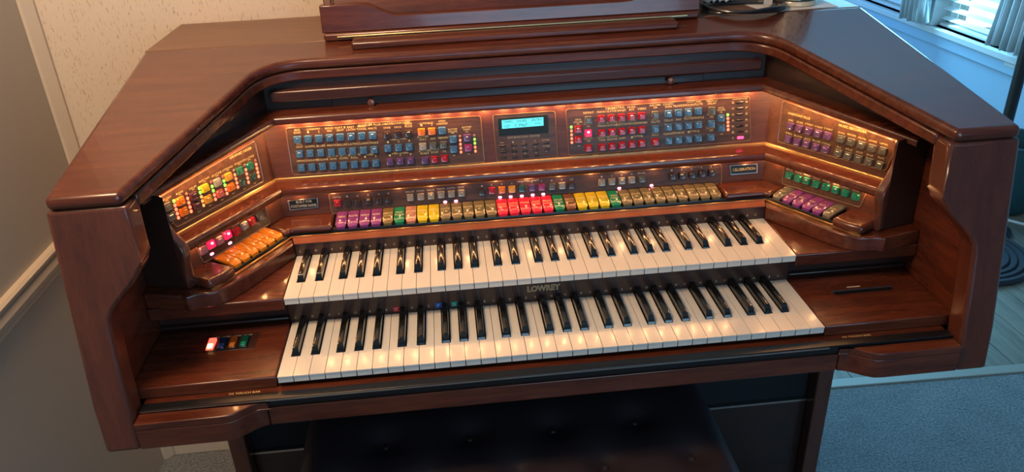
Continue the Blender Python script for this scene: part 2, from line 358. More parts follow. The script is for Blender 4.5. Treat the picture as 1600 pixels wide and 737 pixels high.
# --- posts with ogee bracket
def yshear(z): return .006 + (z-.292)*.162
for s in (-1, 1):
    o = [(.670, -.070), (.674, .0), (.672, .292), (.5655, .292), (.5645, .214)]
    for k in range(9):
        t = k/8; o.append((.5645 + .0595*(3*t*t-2*t**3)*1.0, .214 - .088*t - .0*math.sin(math.pi*t)))
    o += [(.624, .05), (.6205, -.070)]
    bot = [(s*x, yshear(z), z) for x, z in o]; tp = [(s*x, yshear(z)+.040, z) for x, z in o]
    part(MB().prism(bot, tp), 'front_post', CHERRY_Z, bevel=.006, seg=3)
    q = [(.046, .288), (.0, .05), (-.012, -.068), (.748, -.068), (.748, .3575), (.5135, .3575)]
    q[0] = (.046, zs(0, .046)-.0195); q[5] = (.5135, zs(0, .5135)-.022)
    part(MB().prism([(s*.638, y, z) for y, z in q], [(s*.670, y, z) for y, z in q]), 'side_panel', CHERRY_Y, bevel=.002)
    part(MB().box(*sorted((s*.607, s*.642)), .312, .745, ZF, -.068), 'leg_panel', CHERRY_Z, bevel=.003)
    # decks beside the manuals
    part(MB().box(*sorted((s*.4255, s*.6375)), .002, .158, -.0196, .0), 'lower_key_block', CHERRY, bevel=.0022)
    part(MB().box(*sorted((s*.4245, s*.6375)), .1275, .44, .0375, .0595), 'upper_key_block', CHERRY, bevel=.0022)
    part(MB().box(*sorted((s*.427, s*.6375)), .158, .175, -.004, .038), 'block_riser', DARKW, bevel=.001)
    part(MB().box(*sorted((s*.427, s*.636)), .150, .158, .004, .010), 'riser_bead', DARKW, bevel=.002)
    # cheek of the front apron
    S = [(.6205, -.0525), (.50, -.0525)] + [(.495-.055*t, -.0525+.027*(3*t*t-2*t**3)) for t in [k/8 for k in range(1, 9)]]
    part(MB().plan([(s*x, y) for x, y in S+[(.440, .02), (.6205, .02)]], -.068, -.0345), 'apron_cheek', CHERRY, bevel=.0015)
    S2 = [(.6205, -.0525), (.50, -.0525)] + [(.495-.055*t, -.0525+.027*(3*t*t-2*t**3)) for t in [k/8 for k in range(1, 9)]]
    part(MB().plan([(s*x, y) for x, y in S2+[(.436, -.0285), (.6205, -.0285)]], -.0344, -.0222), 'apron_ledge', CHERRY, bevel=.0015)
part(MB().box(-.439, .439, -.0245, .02, -.068, -.0365), 'front_apron', CHERRY, bevel=.0015)
part(MB().box(-.6195, .6195, -.0222, .012, -.0363, -.0285), 'apron_groove', BLACK, bevel=.001)
part(MB().box(-.6195, .6195, -.0272, -.0105, -.0284, -.0180), 'touch_bar', BLACK, bevel=.0012)
part(MB().box(-.6195, .42, -.0283, -.0273, -.0218, -.0196), 'touch_bar_trim', SILVER)
part(MB().box(-.6195, .6195, -.0104, .06, -.030, -.0200), 'touch_bar_shelf', CHERRY, bevel=.0008)
part(MB().box(-.6375, .6375, .021, .74, -.066, -.040), 'deck_bottom', DARKW)
part(MB().box(-.6065, .6065, .352, .37, -.437, -.07), 'speaker_cloth', FELT)
part(MB().box(-.6065, .6065, .343, .37, ZF, -.443), 'kick_panel', DARKW, bevel=.002)
part(MB().box(-.6065, .6065, .3415, .36, -.4428, -.4375), 'kick_panel_trim', SILVER)
part(MB().box(-.6065, .6065, .725, .742, ZF, .357), 'back_board', DARKW)
# FX lettering
fx = MB(); ux, uy, uz = Vector((1,0,0)), Vector((0,1,0)), Vector((0,0,1))
for cx in (-.473, .475): letter(fx, 'FX TOUCH BAR', Vector((cx, -.005, -.0200)), ux, uy, .0058, wid=.046)
part(fx, 'printed_lettering', GOLD, smooth=False, fix=False)['kind'] = 'stuff'
# --- manuals
PITCHK = .0235
def white_mesh(name, nl, nr, L):
    w = .0227/2; yb = L; yf = .0; yn = .0495
    P = [(-w, yf), (w, yf)]
    if nr: P += [(w, yn), (w-nr, yn), (w-nr, yb)]
    else: P += [(w, yb)]
    if nl: P += [(-w+nl, yb), (-w+nl, yn), (-w, yn)]
    else: P += [(-w, yb)]
    mb = MB().plan(P, -.0022, 0); P2 = [(max(-w+.0003, min(w-.0003, x)), max(y, .0009)) for x, y in P]; mb.plan(P2, -.0115, -.0022)
    return mb.mesh(name, WHITEK)
def black_mesh(name, L):
    b, t, y0, y1, h = .0058, .0044, .0505, L, .0115
    mb = MB(); mb.prism([(-b, y0, -.004), (b, y0, -.004), (b, y1, -.004), (-b, y1, -.004)], [(-b*.98, y0+.0005, .001), (b*.98, y0+.0005, .001), (b*.98, y1, .001), (-b*.98, y1, .001)])
    mb.v = mb.v[:0]; mb.f = []
    rings = [[(-b, y0, -.004), (b, y0, -.004), (b, y1, -.004), (-b, y1, -.004)],
             [(-b*.97, y0+.001, .0), (b*.97, y0+.001, .0), (b*.97, y1, .0), (-b*.97, y1, .0)],
             [(-t, y0+.008, h-.0015), (t, y0+.008, h-.0015), (t, y1, h), (-t, y1, h)],
             [(-t*.8, y0+.0105, h), (t*.8, y0+.0105, h), (t*.8, y1, h+.0006), (-t*.8, y1, h+.0006)]]
    vs = sum(rings, []); fs = [(i*4+k, i*4+(k+1) % 4, i*4+4+(k+1) % 4, i*4+4+k) for i in range(3) for k in range(4)] + [(0, 3, 2, 1), (12, 13, 14, 15)]
    return MB().add(vs, fs).mesh(name, BLACKK, ang=.9)
OFFS = {0: -.0033, 1: .0033, 3: -.0045, 4: 0, 5: .0045}
def notches(d):
    hb = .0058+.0007; l = r = 0
    if d in OFFS: r = hb - OFFS[d] + .0004 - .0
    if (d-1) in OFFS and d not in (0, 3): l = hb + OFFS[d-1] + .0004
    return max(l-.0, 0), max(r-.0, 0)
NAMES = ['C', 'D', 'E', 'F', 'G', 'A', 'B']; FLAT = {0: 'Db', 1: 'Eb', 3: 'Gb', 4: 'Ab', 5: 'Bb'}
def manual(nm, y0, z0, L):
    bed = part(MB().box(-.4238, .4238, y0+(.024 if z0 > .01 else .004), y0+L+.008, z0-.0150, z0-.0118), nm, FELT)
    wms = {}; bm_ = black_mesh('black_key', L)
    for k in range(36):
        d = k % 7; l, r = notches(d)
        if k == 35: r = 0
        key = (round(l, 5), round(r, 5))
        if key not in wms: wms[key] = white_mesh('white_key', l, r, L)
        inst('white_key', wms[key], Matrix.Translation(((k-17.5)*PITCHK, y0, z0+H)), bed)
        if d in OFFS and k < 35:
            inst('black_key', bm_, Matrix.Translation(((k-17)*PITCHK+OFFS[d], y0, z0+H)), bed)
    return bed
YU, ZU, LL, LU = .1241, .0605, .1485, .1440
manual('lower_keyboard', 0, 0, LL); manual('upper_keyboard', YU, ZU, LU)
# key rails with note names
rail_lo = part(MB().box(-.4255, .4255, .1488, .158, -.008, .040), 'lower_key_rail', RAILW, bevel=.001)
rail_up = part(MB().box(-.424, .424, .2685, .278, .045, .0855), 'upper_key_rail', RAILW, bevel=.001)
for rl, yy, zz in ((rail_lo, .1488, .0085), (rail_up, .2685, .0690)):
    mb = MB()
    for k in range(36):
        d = k % 7
        letter(mb, NAMES[d], Vector(((k-17.5)*PITCHK + (-.004 if d in (0, 3) else .004 if d in (2, 6) else 0), yy, zz)), ux, uz, .0058)
        if d in OFFS and k < 35: letter(mb, FLAT[d], Vector(((k-17)*PITCHK+OFFS[d], yy, zz+.0006)), ux, uz, .0054)
    part(mb, 'note_names', CREAM, parent=rl, smooth=False, fix=False)['kind'] = 'stuff'
for k, ch, col in ((7, 'C', (.62, .02, .03)), (10, 'F', (.01, .12, .50)), (11, 'G', (.0, .30, .22))):
    xx = (k-17.5)*PITCHK + (-.003 if ch in 'CF' else 0)
    part(MB().box(xx-.0055, xx+.0055, .1479, .1487, .0035, .0135), 'note_sticker', plain('sticker_'+ch, col, .5), parent=rail_lo, bevel=.0003)
    mb = MB(); letter(mb, ch, Vector((xx, .1479, .0085)), ux, uz, .0075, off=.0003); part(mb, 'sticker_letter', plain('white_print', (.85, .85, .85), .5), parent=rail_lo, smooth=False, fix=False)
lg = hit(849, 450, (0, .1488, 0), Vector((0, 1, 0)))
mb = MB(); letter(mb, 'LOWREY', lg, ux, uz, .0150, wid=.056, off=.0004, offset=.035); part(mb, 'logo_outline', plain('logo_gold', (.92, .62, .32), .4), parent=rail_lo, smooth=False, fix=False)
mb = MB(); letter(mb, 'LOWREY', lg, ux, uz, .0150, wid=.0540, off=.0009, offset=-.020); part(mb, 'logo_letters', plain('logo_dark_red', (.055, .010, .012), .4), parent=rail_lo, smooth=False, fix=False)

# --- console: a profile carried along the middle run and both wings
B = Vector((.464, .390)); U = Vector((.518, -.855)); NW = Vector((-.855, -.518)); UE = .262
def corner(d, w):
    t = (d-.518*w)/.855; return Vector((.464-.855*w+.518*t, .39-d))
def wpt(w, u): return B + NW*w + U*u
def sweep(rows, name, mat, wing=True, mid=True, ue=UE, bevel=0, pre=None):
    # rows: (d, w, z, drop at the wing's outer end)
    mb = MB(); m = len(rows)
    if mid:
        vs = []
        for d, w, z, dr in rows:
            c = corner(d, w); vs += [(-c.x, c.y, z), (c.x, c.y, z)]
        mb.add(vs, [(2*i, 2*i+1, 2*i+3, 2*i+2) for i in range(m-1)])
    if wing:
        for s in (-1, 1):
            vs = []
            for d, w, z, dr in rows:
                c = corner(d, w); e = wpt(w, ue); vs += [(s*c.x, c.y, z), (s*e.x, e.y, z-dr)]
            f = [(2*i, 2*i+1, 2*i+3, 2*i+2) if s > 0 else (2*i, 2*i+2, 2*i+3, 2*i+1) for i in range(m-1)]
            mb.add(vs, f)
    return part(mb, name, mat, fix=False)
LIPT = .0868
sweep([(.1205,.0965,.0842,0),(.1232,.099,.0846,0),(.1246,.1003,.0856,0),(.1240,.0997,.0866,0),(.103,.083,.0878,0)], 'keyboard_lip', wood('lip_wood', (.13, .022, .008), (.23, .045, .014), rough=.5, coat=0), wing=False)
sweep([(.103,.083,.0860,0),(.103,.083,.0898,0),(.1003,.081,.0898,0),(.1003,.081,.086,0)], 'tab_gold_trim', BRASS)
sweep([(.1003,.081,.0878,0),(.099,.080,.084,0),(.088,.071,.0845,0),(.086,.069,.0895,0),(.050,.040,.0900,0),(.034,.028,.0935,0)], 'tab_bed', BLACK)
lower = sweep([(.034,.028,.088,0),(.034,.028,.0985,0),(.026,.0215,.152,0)], 'lower_control_board', BOARD)
sweep([(.026,.0215,.1515,0),(.040,.034,.1515,0),(.0415,.0355,.1445,0),(.044,.0375,.1430,0),(.0470,.0400,.1435,0),(.0485,.0415,.1465,0),(.0485,.0415,.1530,0),(.0470,.0400,.1565,0),(.0435,.0370,.1582,0),(.0380,.0320,.1588,0),(.002,.002,.1588,0)], 'middle_ledge', CHERRY)
sweep([(.0045,.0045,.1580,0),(.0045,.0045,.1610,0),(.003,.003,.1622,0),(.0,.0,.1620,0)], 'brass_trim', BRASS)
DR = .027
upper = sweep([(0,0,.1585,0),(-.0135,-.0125,.258,DR),(-.0200,-.0180,.2625,DR),(-.0205,-.0185,.2735,DR)], 'upper_control_board', BOARD)
sweep([(-.0205,-.0185,.2730,DR),(.0005,.0150,.2730,DR),(.0020,.0165,.2645,DR),(.0045,.0190,.2640,DR),(.0068,.0213,.2665,DR),(.0068,.0213,.2725,DR),(.0050,.0195,.2762,DR),(.0015,.0160,.2780,DR),(-.0405,-.020,.2790,DR)], 'cornice', CHERRY, ue=.293)
sweep([(-.040,-.020,.2785,DR),(-.041,-.021,.345,.040)], 'recess_wall', DARKW)
# lid (roll top front edge) and its pull strip
part(MB().box(-.452, .452, .4125, .50, .2955, .3165), 'roll_top_lid', wood('lid_wood', (.050, .014, .009), (.085, .024, .014)), bevel=.004, seg=3)
pull = part(MB().box(-.345, .345, .4245, .4302, .2790, .2935), 'pull_strip', DARKW, bevel=.001)
for px, py in ((580, 160), (1048, 126)):
    p = hit(px, py, (0, .4160, 0), Vector((0, 1, 0)))
    mb = MB().lathe([(.0035, 0), (.0035, .004), (.0062, .0055), (.0072, .009), (.0062, .0122), (.003, .0135)], 20)
    kn = mb.mesh('lid_knob', plain('knob_wood', (.16, .055, .03), .25, coat=.6))
    inst('lid_knob', kn, Matrix.Translation((p.x, .4245, p.z+H)) @ Matrix.Rotation(math.pi/2, 4, 'X'), pull)
# wing bases, bolsters, end plates
for s in (-1, 1):
    def P2(v): return (s*v.x, v.y)
    c1 = corner(.124, .099); c0 = corner(.090, .072)
    path = [c1, wpt(.099, .17), wpt(.0985, .215), wpt(.096, .240), wpt(.088, .262), wpt(.074, .274), wpt(.064, .280), wpt(.058, .292), wpt(.0, .292), wpt(.0, .207), wpt(.0838, .207), corner(.1045, .0838)]
    part(MB().plan([P2(v) for v in path], .0592, .0868), 'wing_base', CHERRY, bevel=.003, seg=3)
    # inner bolster that turns the corner
    a = [Vector((.3595, .355)), Vector((.3595, .2985)), corner(.0905, .0735), wpt(.0735, .073), wpt(.028, .073), corner(.035, .028)]
    part(MB().plan([P2(v) for v in a], .0868, .1000), 'corner_bolster', CHERRY, bevel=.0058, seg=4)
    a = [wpt(.084, .206), wpt(.086, .235), wpt(.080, .262), wpt(.02, .262), wpt(.02, .206)]
    part(MB().plan([P2(v) for v in a], .0860, .1030), 'wing_bolster', CHERRY, bevel=.007, seg=4)
    # end plate following the profile
    pr = [(-.02, .2425), (.016, .2395), (.020, .232), (.017, .214), (.018, .196), (.028, .180), (.045, .1665), (.0515, .155), (.0515, .143), (.047, .128), (.0455, .100), (.0465, .0868), (-.02, .0868)]
    e0, e1 = .2555, .2725
    bot = []; tp = []
    for w_, z in pr:
        p = wpt(w_, e0); q = wpt(w_, e1); bot.append((s*p.x, p.y, z)); tp.append((s*q.x, q.y, z))
    part(MB().prism(bot, tp), 'end_plate', CHERRY_Z, bevel=.004, seg=3)
    p = wpt(.040, .2715); q = wpt(-.02, .2715)
    poly = [(s*p.x, p.y), (s*.6378, p.y+.018), (s*.6378, q.y+.09), (s*q.x, q.y)]
    part(MB().plan(poly, .0868, lambda x, y: .2470+.05*(y-.15)), 'end_panel', DARKW, bevel=.002)
    p2 = wpt(.05, .285)
    part(MB().plan([(s*p2.x, p2.y-.006), (s*.6376, p2.y+.010), (s*.6376, .30), (s*p2.x, .30)], .0594, .0867), 'end_panel_base', CHERRY, bevel=.003)
# --- panels: plates, buttons, tabs, lamps
def frame_center(z0, d0, z1, d1):
    P = Vector((0, .39-d0, z0)); v = Vector((0, d0-d1, z1-z0)).normalized(); u = Vector((1,0,0)); return P, u, v, u.cross(v)
def frame_wing(s, z0, w0, z1, w1):
    p0 = B+NW*w0; p1 = B+NW*w1
    P = Vector((s*p0.x, p0.y, z0)); u = Vector((s*U.x, U.y, 0)).normalized()
    if s < 0: u = -u
    v = Vector((s*(p1.x-p0.x), p1.y-p0.y, z1-z0)); v = (v - u*v.dot(u)).normalized(); return P, u, v, u.cross(v)
FU = frame_center(.1585, 0, .258, -.0135); FLo = frame_center(.0985, .034, .152, .026)
FUW = {s: frame_wing(s, .1585, 0, .258, -.0125) for s in (-1, 1)}; FLW = {s: frame_wing(s, .0985, .028, .152, .0215) for s in (-1, 1)}
for F in [FU, FLo]+list(FUW.values())+list(FLW.values()): assert F[3].y < 0, F
def at(F, px, py, off=0.0):
    P, u, v, n = F; return hit(px, py, P+n*off, n)
def mat_of(F, p):
    P, u, v, n = F; m = Matrix((u, v, n)).transposed().to_4x4(); m.translation = W(p); return m
def plate(F, pts, name, par, mat=PANELW, rim=True):
    # pts: pixel corners tl, tr, br, bl of an inset plate with a thin rim
    P, u, v, n = F; q = [at(F, *p) for p in pts]
    loc = [((a-P).dot(u), (a-P).dot(v)) for a in q]
    def rr(loc, r):
        out = []; m = len(loc)
        for i in range(m):
            a = Vector(loc[i-1]); c = Vector(loc[i]); b_ = Vector(loc[(i+1) % m])
            pa = c+(a-c).normalized()*r; pb_ = c+(b_-c).normalized()*r
            for k in range(4):
                t = k/3; out.append((1-t)**2*pa+2*t*(1-t)*c+t*t*pb_)
        return out
    ol = rr(loc, .005)
    o = MB().prism([P+u*a.x+v*a.y-n*.001 for a in ol], [P+u*a.x+v*a.y+n*.0008 for a in ol]).build(name, mat, par, smooth=False)
    if rim:
        pts3 = [P+u*a.x+v*a.y+n*.0010 for a in ol]
        MB().tube(pts3, .0013, 6, closed=True).build(name+'_rim', CHERRY, par)
    return o
PLZ = .0008
BTN = {}
def cap_mesh(name, sx, sy, h, mat, lens=True):
    k = (name, sx, sy, h, mat.name)
    if k in BTN: return BTN[k]
    a, b_ = sx/2, sy/2
    def ring(f, z, cut): 
        x, y = a-f, b_-f
        return [(-x+cut, -y, z), (x-cut, -y, z), (x, -y+cut, z), (x, y-cut, z), (x-cut, y, z), (-x+cut, y, z), (-x, y-cut, z), (-x, -y+cut, z)]
    R = [ring(0, -.0005, .0012), ring(.0002, h*.6, .0012), ring(.0012, h, .0010)]
    if lens: R += [ring(.0034, h*.93, .0006), ring(.0040, h*1.06, .0005)]
    vs = sum(R, []); m = 8
    fs = [(i*m+k2, i*m+(k2+1) % m, i*m+m+(k2+1) % m, i*m+m+k2) for i in range(len(R)-1) for k2 in range(m)] + [tuple(range(m-1, -1, -1)), tuple((len(R)-1)*m+i for i in range(m))]
    BTN[k] = MB().add(vs, fs).mesh(name, mat, ang=.5); return BTN[k]
RED_L = plain('red_lamp', (.9, .1, .05), .4, emit=(1.0, .16, .07), es=3.0); GRN_L = plain('green_lamp', (.2, .9, .1), .4, emit=(.30, 1.0, .10), es=1.6)
PNK_L = plain('pink_lamp', (1, .3, .4), .4, emit=(1.0, .22, .34), es=7.0); OFF_L = plain('unlit_lamp', (.45, .20, .17), .4)
C = dict(blue=(.055, .155, .290), purple=(.125, .055, .165), gray=(.105, .105, .085), dark=(.045, .024, .020), orange=(.80, .20, .015), red=(.40, .012, .025), white=(.34, .31, .26),
         magenta=(.30, .03, .16), yellow=(.70, .50, .02), green=(.010, .20, .115), dpink=(.42, .16, .18), amber=(.75, .36, .04), lgray=(.30, .26, .215), dgreen=(.02, .085, .070), dpurple=(.060, .018, .035), pink=(.55, .12, .10), tan=(.34, .235, .095), brown=(.20, .065, .03), gold=(.24, .15, .05))
def pmat(c):
    if c == 'lit': return plain('lit_pink_plastic', (.7, .02, .12), .3, emit=(1.0, .02, .09), es=.75)
    return plain('plastic_'+c, C[c], .22, coat=.4)
def button(F, px, py, c, par, sx=.0137, sy=.0137, h=.0052, name='button'):
    p = at(F, px, py, PLZ+h*.6); p = p - F[3]*(h*.6)
    o = inst(name, cap_mesh(name, sx, sy, h, pmat(c)), mat_of(F, p), par)
    if c == 'lit':
        o['label'] = 'glowing pink button'
        inst('button_lamp', cap_mesh('button_lamp', .0050, .0040, .0012, PNK_L, lens=False), mat_of(F, p + F[3]*(h+.0002) + F[2]*.0026), par)
    return o
def row(F, a, b_, cols, par, **k):
    n = len(cols)
    for i, c in enumerate(cols):
        t = i/(n-1) if n > 1 else 0; button(F, a[0]+(b_[0]-a[0])*t, a[1]+(b_[1]-a[1])*t, c, par, **k)
def lamp(F, px, py, mat, par, sx=.006, sy=.005, h=.0016):
    inst('indicator_lamp', cap_mesh('indicator_lamp', sx, sy, h, mat, lens=False), mat_of(F, at(F, px, py, PLZ)), par)
def ladder(F, a, b_, mats, par, sx=.0050, sy=.0052):
    n = len(mats)
    for i, m in enumerate(mats):
        t = i/(n-1); lamp(F, a[0]+(b_[0]-a[0])*t, a[1]+(b_[1]-a[1])*t, m, par, sx, sy)
def words(F, items, par, mat=GOLD, name='printed_lettering', zoff=PLZ):
    mb = MB(); P, u, v, n = F
    for s, px, py, wpx, hpx in items:
        p = at(F, px, py, zoff)
        k = (p-CREL).dot(AX_F)/FPX
        if F in (FU, FLo): wid = wpx*k
        else: wid = (at(F, px+wpx/2, py + (wpx/2)*(-.5 if F[1].y > 0 else .27), zoff)-at(F, px-wpx/2, py-(wpx/2)*(-.5 if F[1].y > 0 else .27), zoff)).length
        letter(mb, s, p, u, v, hpx*k*1.25, wid=wid, off=.0003)
    part(mb, name, mat, parent=par, smooth=False, fix=False)['kind'] = 'stuff'
# ---- panel 1 (rhythm)
p1 = part(MB().box(-.0005, .0005, .3915, .3935, .2, .2005), 'rhythm_panel', PANELW); bpy.data.objects.remove(p1)
def panel_base(F, pts, name, mat=PANELW):
    o = plate(F, pts, name, organ, mat, rim=False); WM[o.name] = Matrix.Translation(o.location)
    P, u, v, n = F; loc = [at(F, *p, .0008) for p in pts]
    mb = MB(); ring = []
    m = len(loc)
    for i in range(m):
        a = loc[i-1]; c = loc[i]; b_ = loc[(i+1) % m]; pa = c+(a-c).normalized()*.005; pb_ = c+(b_-c).normalized()*.005
        for k in range(4):
            t = k/3; ring.append((1-t)**2*pa+2*t*(1-t)*c+t*t*pb_)
    part(MB().tube(ring, .0012, 6, closed=True), 'panel_rim', plain('bronze_rim', (.20, .10, .055), .3, coat=.4), parent=o)
    return o
R1 = panel_base(FU, [(446, 200.5), (751, 181), (757, 253), (458, 273.5)], 'rhythm_panel')
bl = ['blue']*8
row(FU, (464.6, 218.5), (581.8, 211.8), bl, R1); row(FU, (468, 240.9), (584.5, 234.2), bl, R1); row(FU, (470.9, 262.5), (587, 255), bl, R1)
row(FU, (604.6, 211), (638.2, 208.5), ['dark']*3, R1); row(FU, (606.1, 231.9), (639.3, 229.7), ['blue']*3, R1); row(FU, (609.1, 252.8), (641.5, 250.6), ['purple']*3, R1)
row(FU, (658.4, 206.6), (690.7, 204.3), ['orange', 'orange', 'blue'], R1); row(FU, (660.6, 229), (692.7, 226.4), ['white', 'gray', 'gray'], R1); row(FU, (663.6, 250.6), (694.6, 247.6), ['purple', 'red', 'red'], R1)
for x, y, c in ((708, 217.8, 'blue'), (708.7, 233.4, 'blue'), (730, 215.5, 'purple'), (731.5, 231.2, 'magenta')): button(FU, x, y, c, R1)
ladder(FU, (718.6, 213), (720.4, 237.5), [OFF_L, RED_L, RED_L, RED_L, RED_L], R1, .0042); ladder(FU, (741, 211.5), (743, 236), [OFF_L, GRN_L, GRN_L, RED_L, RED_L], R1, .0042)
def legend_row(names, a, b_, dy=-11.2, w=14, h=3.6):
    n = len(names); out = []
    for i, s in enumerate(names):
        t = i/(n-1) if n > 1 else 0
        if s:
            ls = s.split('\n'); x = a[0]+(b_[0]-a[0])*t; y = a[1]+(b_[1]-a[1])*t+dy
            for k, l in enumerate(reversed(ls)): out.append((l, x-.3*k, y-k*4.1, min(w+3.5, max(2.2, len(l)*2.7)), h))
    return out
it = [('RHYTHM PLUS ORCHESTRATION', 600, 193.6, 79, 4.2)]
it += legend_row(['BIG\nBAND', '1', '2', 'BROAD\nWAY', 'SOFT 8\nBEAT', 'EASY\nLATIN', 'TRADI\nTIONAL', 'WALTZ'], (464.6, 218.5), (581.8, 211.8)) + [('- COUNTRY -', 490, 201.7, 26, 3.2)]
it += legend_row(['FOX\nTROT', 'GOSPEL', 'BLUES', 'MARCH', 'BALLAD', 'LATIN', 'CLASSIC', 'POLKA'], (468, 240.9), (584.5, 234.2))
it += legend_row(['SWING', 'DIXIELAND', 'BEGUINE', 'BOSSA\nNOVA', 'JAZZ\nCOMBO', "ROCK 'N\nROLL", '1', '2'], (470.9, 262.5), (587, 255)) + [('EXTRA', 578.5, 241.6, 12, 3)]
it += legend_row(['NONE', 'ORCH', 'FOR\nORCH\nPLUS'], (604.6, 211), (638.2, 208.5)) + legend_row(['1', '2', '3'], (606.1, 231.9), (639.3, 229.7), dy=-10) + [('- VARIATION -', 622, 217.6, 30, 3)]
it += legend_row(['1', '2', '3'], (609.1, 252.8), (641.5, 250.6), dy=-10) + [('INTRO / ENDING', 625, 239.2, 26, 3)]
it += legend_row(['1', '2', 'OPEN\nHARMONY'], (658.4, 206.6), (690.7, 204.3), dy=-11) + [('- AUTO BASS -', 666, 192.5, 26, 3.2)]
it += legend_row(['RHYTHM\nONLY', 'AOC', 'MEMORY'], (660.6, 229), (692.7, 226.4)) + legend_row(['SYNCHRO\nSTART', 'START\nSTOP', 'FX'], (663.6, 250.6), (694.6, 247.6))
it += [('RHYTHM', 707, 202, 14, 3.4), ('VOLUME', 707.3, 205.6, 14, 3.4), ('RHYTHM', 729, 198.6, 14, 3.4), ('TEMPO', 729.2, 202.4, 11, 3.4)]
it += [('^', 707.5, 208.4, 5, 4), ('v', 709.6, 242.2, 5, 3), ('^', 729.5, 206.6, 5, 4), ('v', 732.4, 240.2, 5, 3)]
words(FU, it, R1)
# ---- panel 2 (display)
R2 = panel_base(FU, [(770, 180), (867, 173.5), (872, 247), (777, 253)], 'information_panel')
def quad_box(F, pts, h0, h1, name, mat, par, bevel=.0006):
    P, u, v, n = F; a = [at(F, *p, h0) for p in pts]
    return part(MB().prism(a, [q+n*(h1-h0) for q in a]), name, mat, parent=par, bevel=bevel)
quad_box(FU, [(777.4, 184.4), (855.7, 178.3), (856.6, 206.8), (779.7, 211.6)], .0005, .0030, 'display_bezel', plain('display_black', (.006, .014, .016), .45, spec=.3), R2)
quad_box(FU, [(783.7, 187.8), (848.9, 182.8), (849.3, 196), (784.4, 201.1)], .0025, .0033, 'display_screen', plain('lit_screen', (.05, .3, .35), .4, emit=(.10, .78, .86), es=.95), R2, 0)
words(FU, [('TEMPO', 794, 190.5, 15, 4.6), ('CHORD', 815, 188.9, 16, 4.6), ('ENTRY', 839, 187.0, 16, 4.6), ('127', 792, 197.0, 8, 4.6), ('C Maj7', 814, 195.2, 20, 4.6), ('***', 840, 193.4, 9, 4.6)], R2, plain('screen_ink', (.004, .10, .13), .5), 'screen_text', .0035)
ki = [('INFORMATION CENTER', 818.3, 213.6, 51, 4.2)]
legs = [['^', '1', '2', '3', 'ENTER'], ['v', '4', '5', '6', 'CLEAR'], ['', '7', '8', '9', '0']]
KEYM = plain('key_black', (.010, .007, .006), .3)
for r in range(3):
    for c in range(5):
        if r == 2 and c == 4: continue
        x = 785 + c*17.0 + r*1.0; y = 227.6 - c*1.15 + r*9.4
        p = at(FU, x, y, PLZ); inst('keypad_key', cap_mesh('keypad_key', .0125, .0040, .0025, KEYM, lens=False), mat_of(FU, p), R2)
        if legs[r][c]: ki.append((legs[r][c], x-.5, y-4.3, max(2.2, len(legs[r][c])*2.3), 3.0))
ki += [('-', 784, 222.4, 8, 3), ('0', 853.5, 236, 2.4, 3)]
words(FU, ki, R2, plain('tan_print', (.60, .42, .24), .5))
# ---- panel 3 (orchestral / solo)
R3 = panel_base(FU, [(884, 171), (1171, 151), (1173, 219.5), (889, 243)], 'orchestral_panel')
ladder(FU, (892.6, 198.5), (893.6, 222.5), [GRN_L, RED_L, RED_L, RED_L, RED_L], R3, .0045)
for x, y, c in ((903.7, 202.2, 'red'), (904.2, 218.1, 'red'), (919.3, 187.3, 'gray'), (919.3, 208.3, 'lit'), (919.6, 231.4, 'red'), (1023.8, 179.2, 'gray'), (1024.2, 201.6, 'blue'), (1024, 221.9, 'red'),
                (1112.4, 172.6, 'gray'), (1111.8, 193.6, 'blue'), (1111, 214.6, 'blue'), (1127, 184.8, 'blue'), (1127.4, 200.4, 'blue')): button(FU, x, y, c, R3)
r5 = ['red']*5
row(FU, (939.7, 186), (1002.8, 181.2), r5, R3); row(FU, (941, 207.7), (1002.8, 202.9), r5, R3); row(FU, (941, 230), (1002.8, 224), r5, R3)
b4 = ['blue']*4
row(FU, (1044.6, 178), (1091.4, 173.9), b4, R3); row(FU, (1044.6, 199), (1091.4, 195), b4, R3); row(FU, (1045, 220), (1091.4, 216), b4, R3)
ladder(FU, (1137.1, 179.3), (1137.6, 202.4), [GRN_L, RED_L, RED_L, RED_L, RED_L], R3, .0050)
tr = []
for k in range(7):
    y = 159.7+k*9.25; x = 1155.8
    if k < 6: inst('transpose_key', cap_mesh('transpose_key', .0150, .0040, .0025, KEYM, lens=False), mat_of(FU, at(FU, x, y, PLZ)), R3)
    else:
        lit = inst('transpose_key', cap_mesh('transpose_key', .0125, .0052, .0028, plain('lit_red_bar', (.8, .02, .08), .3, emit=(1, .05, .16), es=3.5), lens=False), mat_of(FU, at(FU, 1156.8, 214.8, PLZ)), R3); lit['label'] = 'glowing red transpose bar'
    tr += [(['Gb', 'G', 'Ab', 'A', 'Bb', 'B', 'C'][k], 1145.2, y+.6, 3.6 if k < 6 else 2.6, 3.6)]
    if k < 6: tr += [(['F#', 'F', 'E', 'Eb', 'D', 'Db'][k], 1166.4, y-.8, 3.6, 3.6)]
it = tr + [('TRANSPOSE', 1155.5, 153.9, 25, 3.4), ('ORCHESTRAL', 961, 168.4, 31, 4), ('SOLO', 1079, 158.6, 12, 3.8)]
it += legend_row(['PIANO', 'JAZZ\nGUITAR', 'BANJO', 'MUSIC\nBOX', 'VIBES'], (939.7, 186), (1002.8, 181.2)) + legend_row(['ELEC\nPIANO', 'ACOUSTIC\nGUITAR', 'SLAP\nGUITAR', 'TWIN\nPIANO', 'MARIMBA'], (941, 207.7), (1002.8, 202.9)) + legend_row(['HONKY\nTONK', 'HAWAIIAN\nGUITAR', 'HARP', '1', '2'], (941, 230), (1002.8, 224)) + [('- EXTRA -', 996, 212.6, 18, 3)]
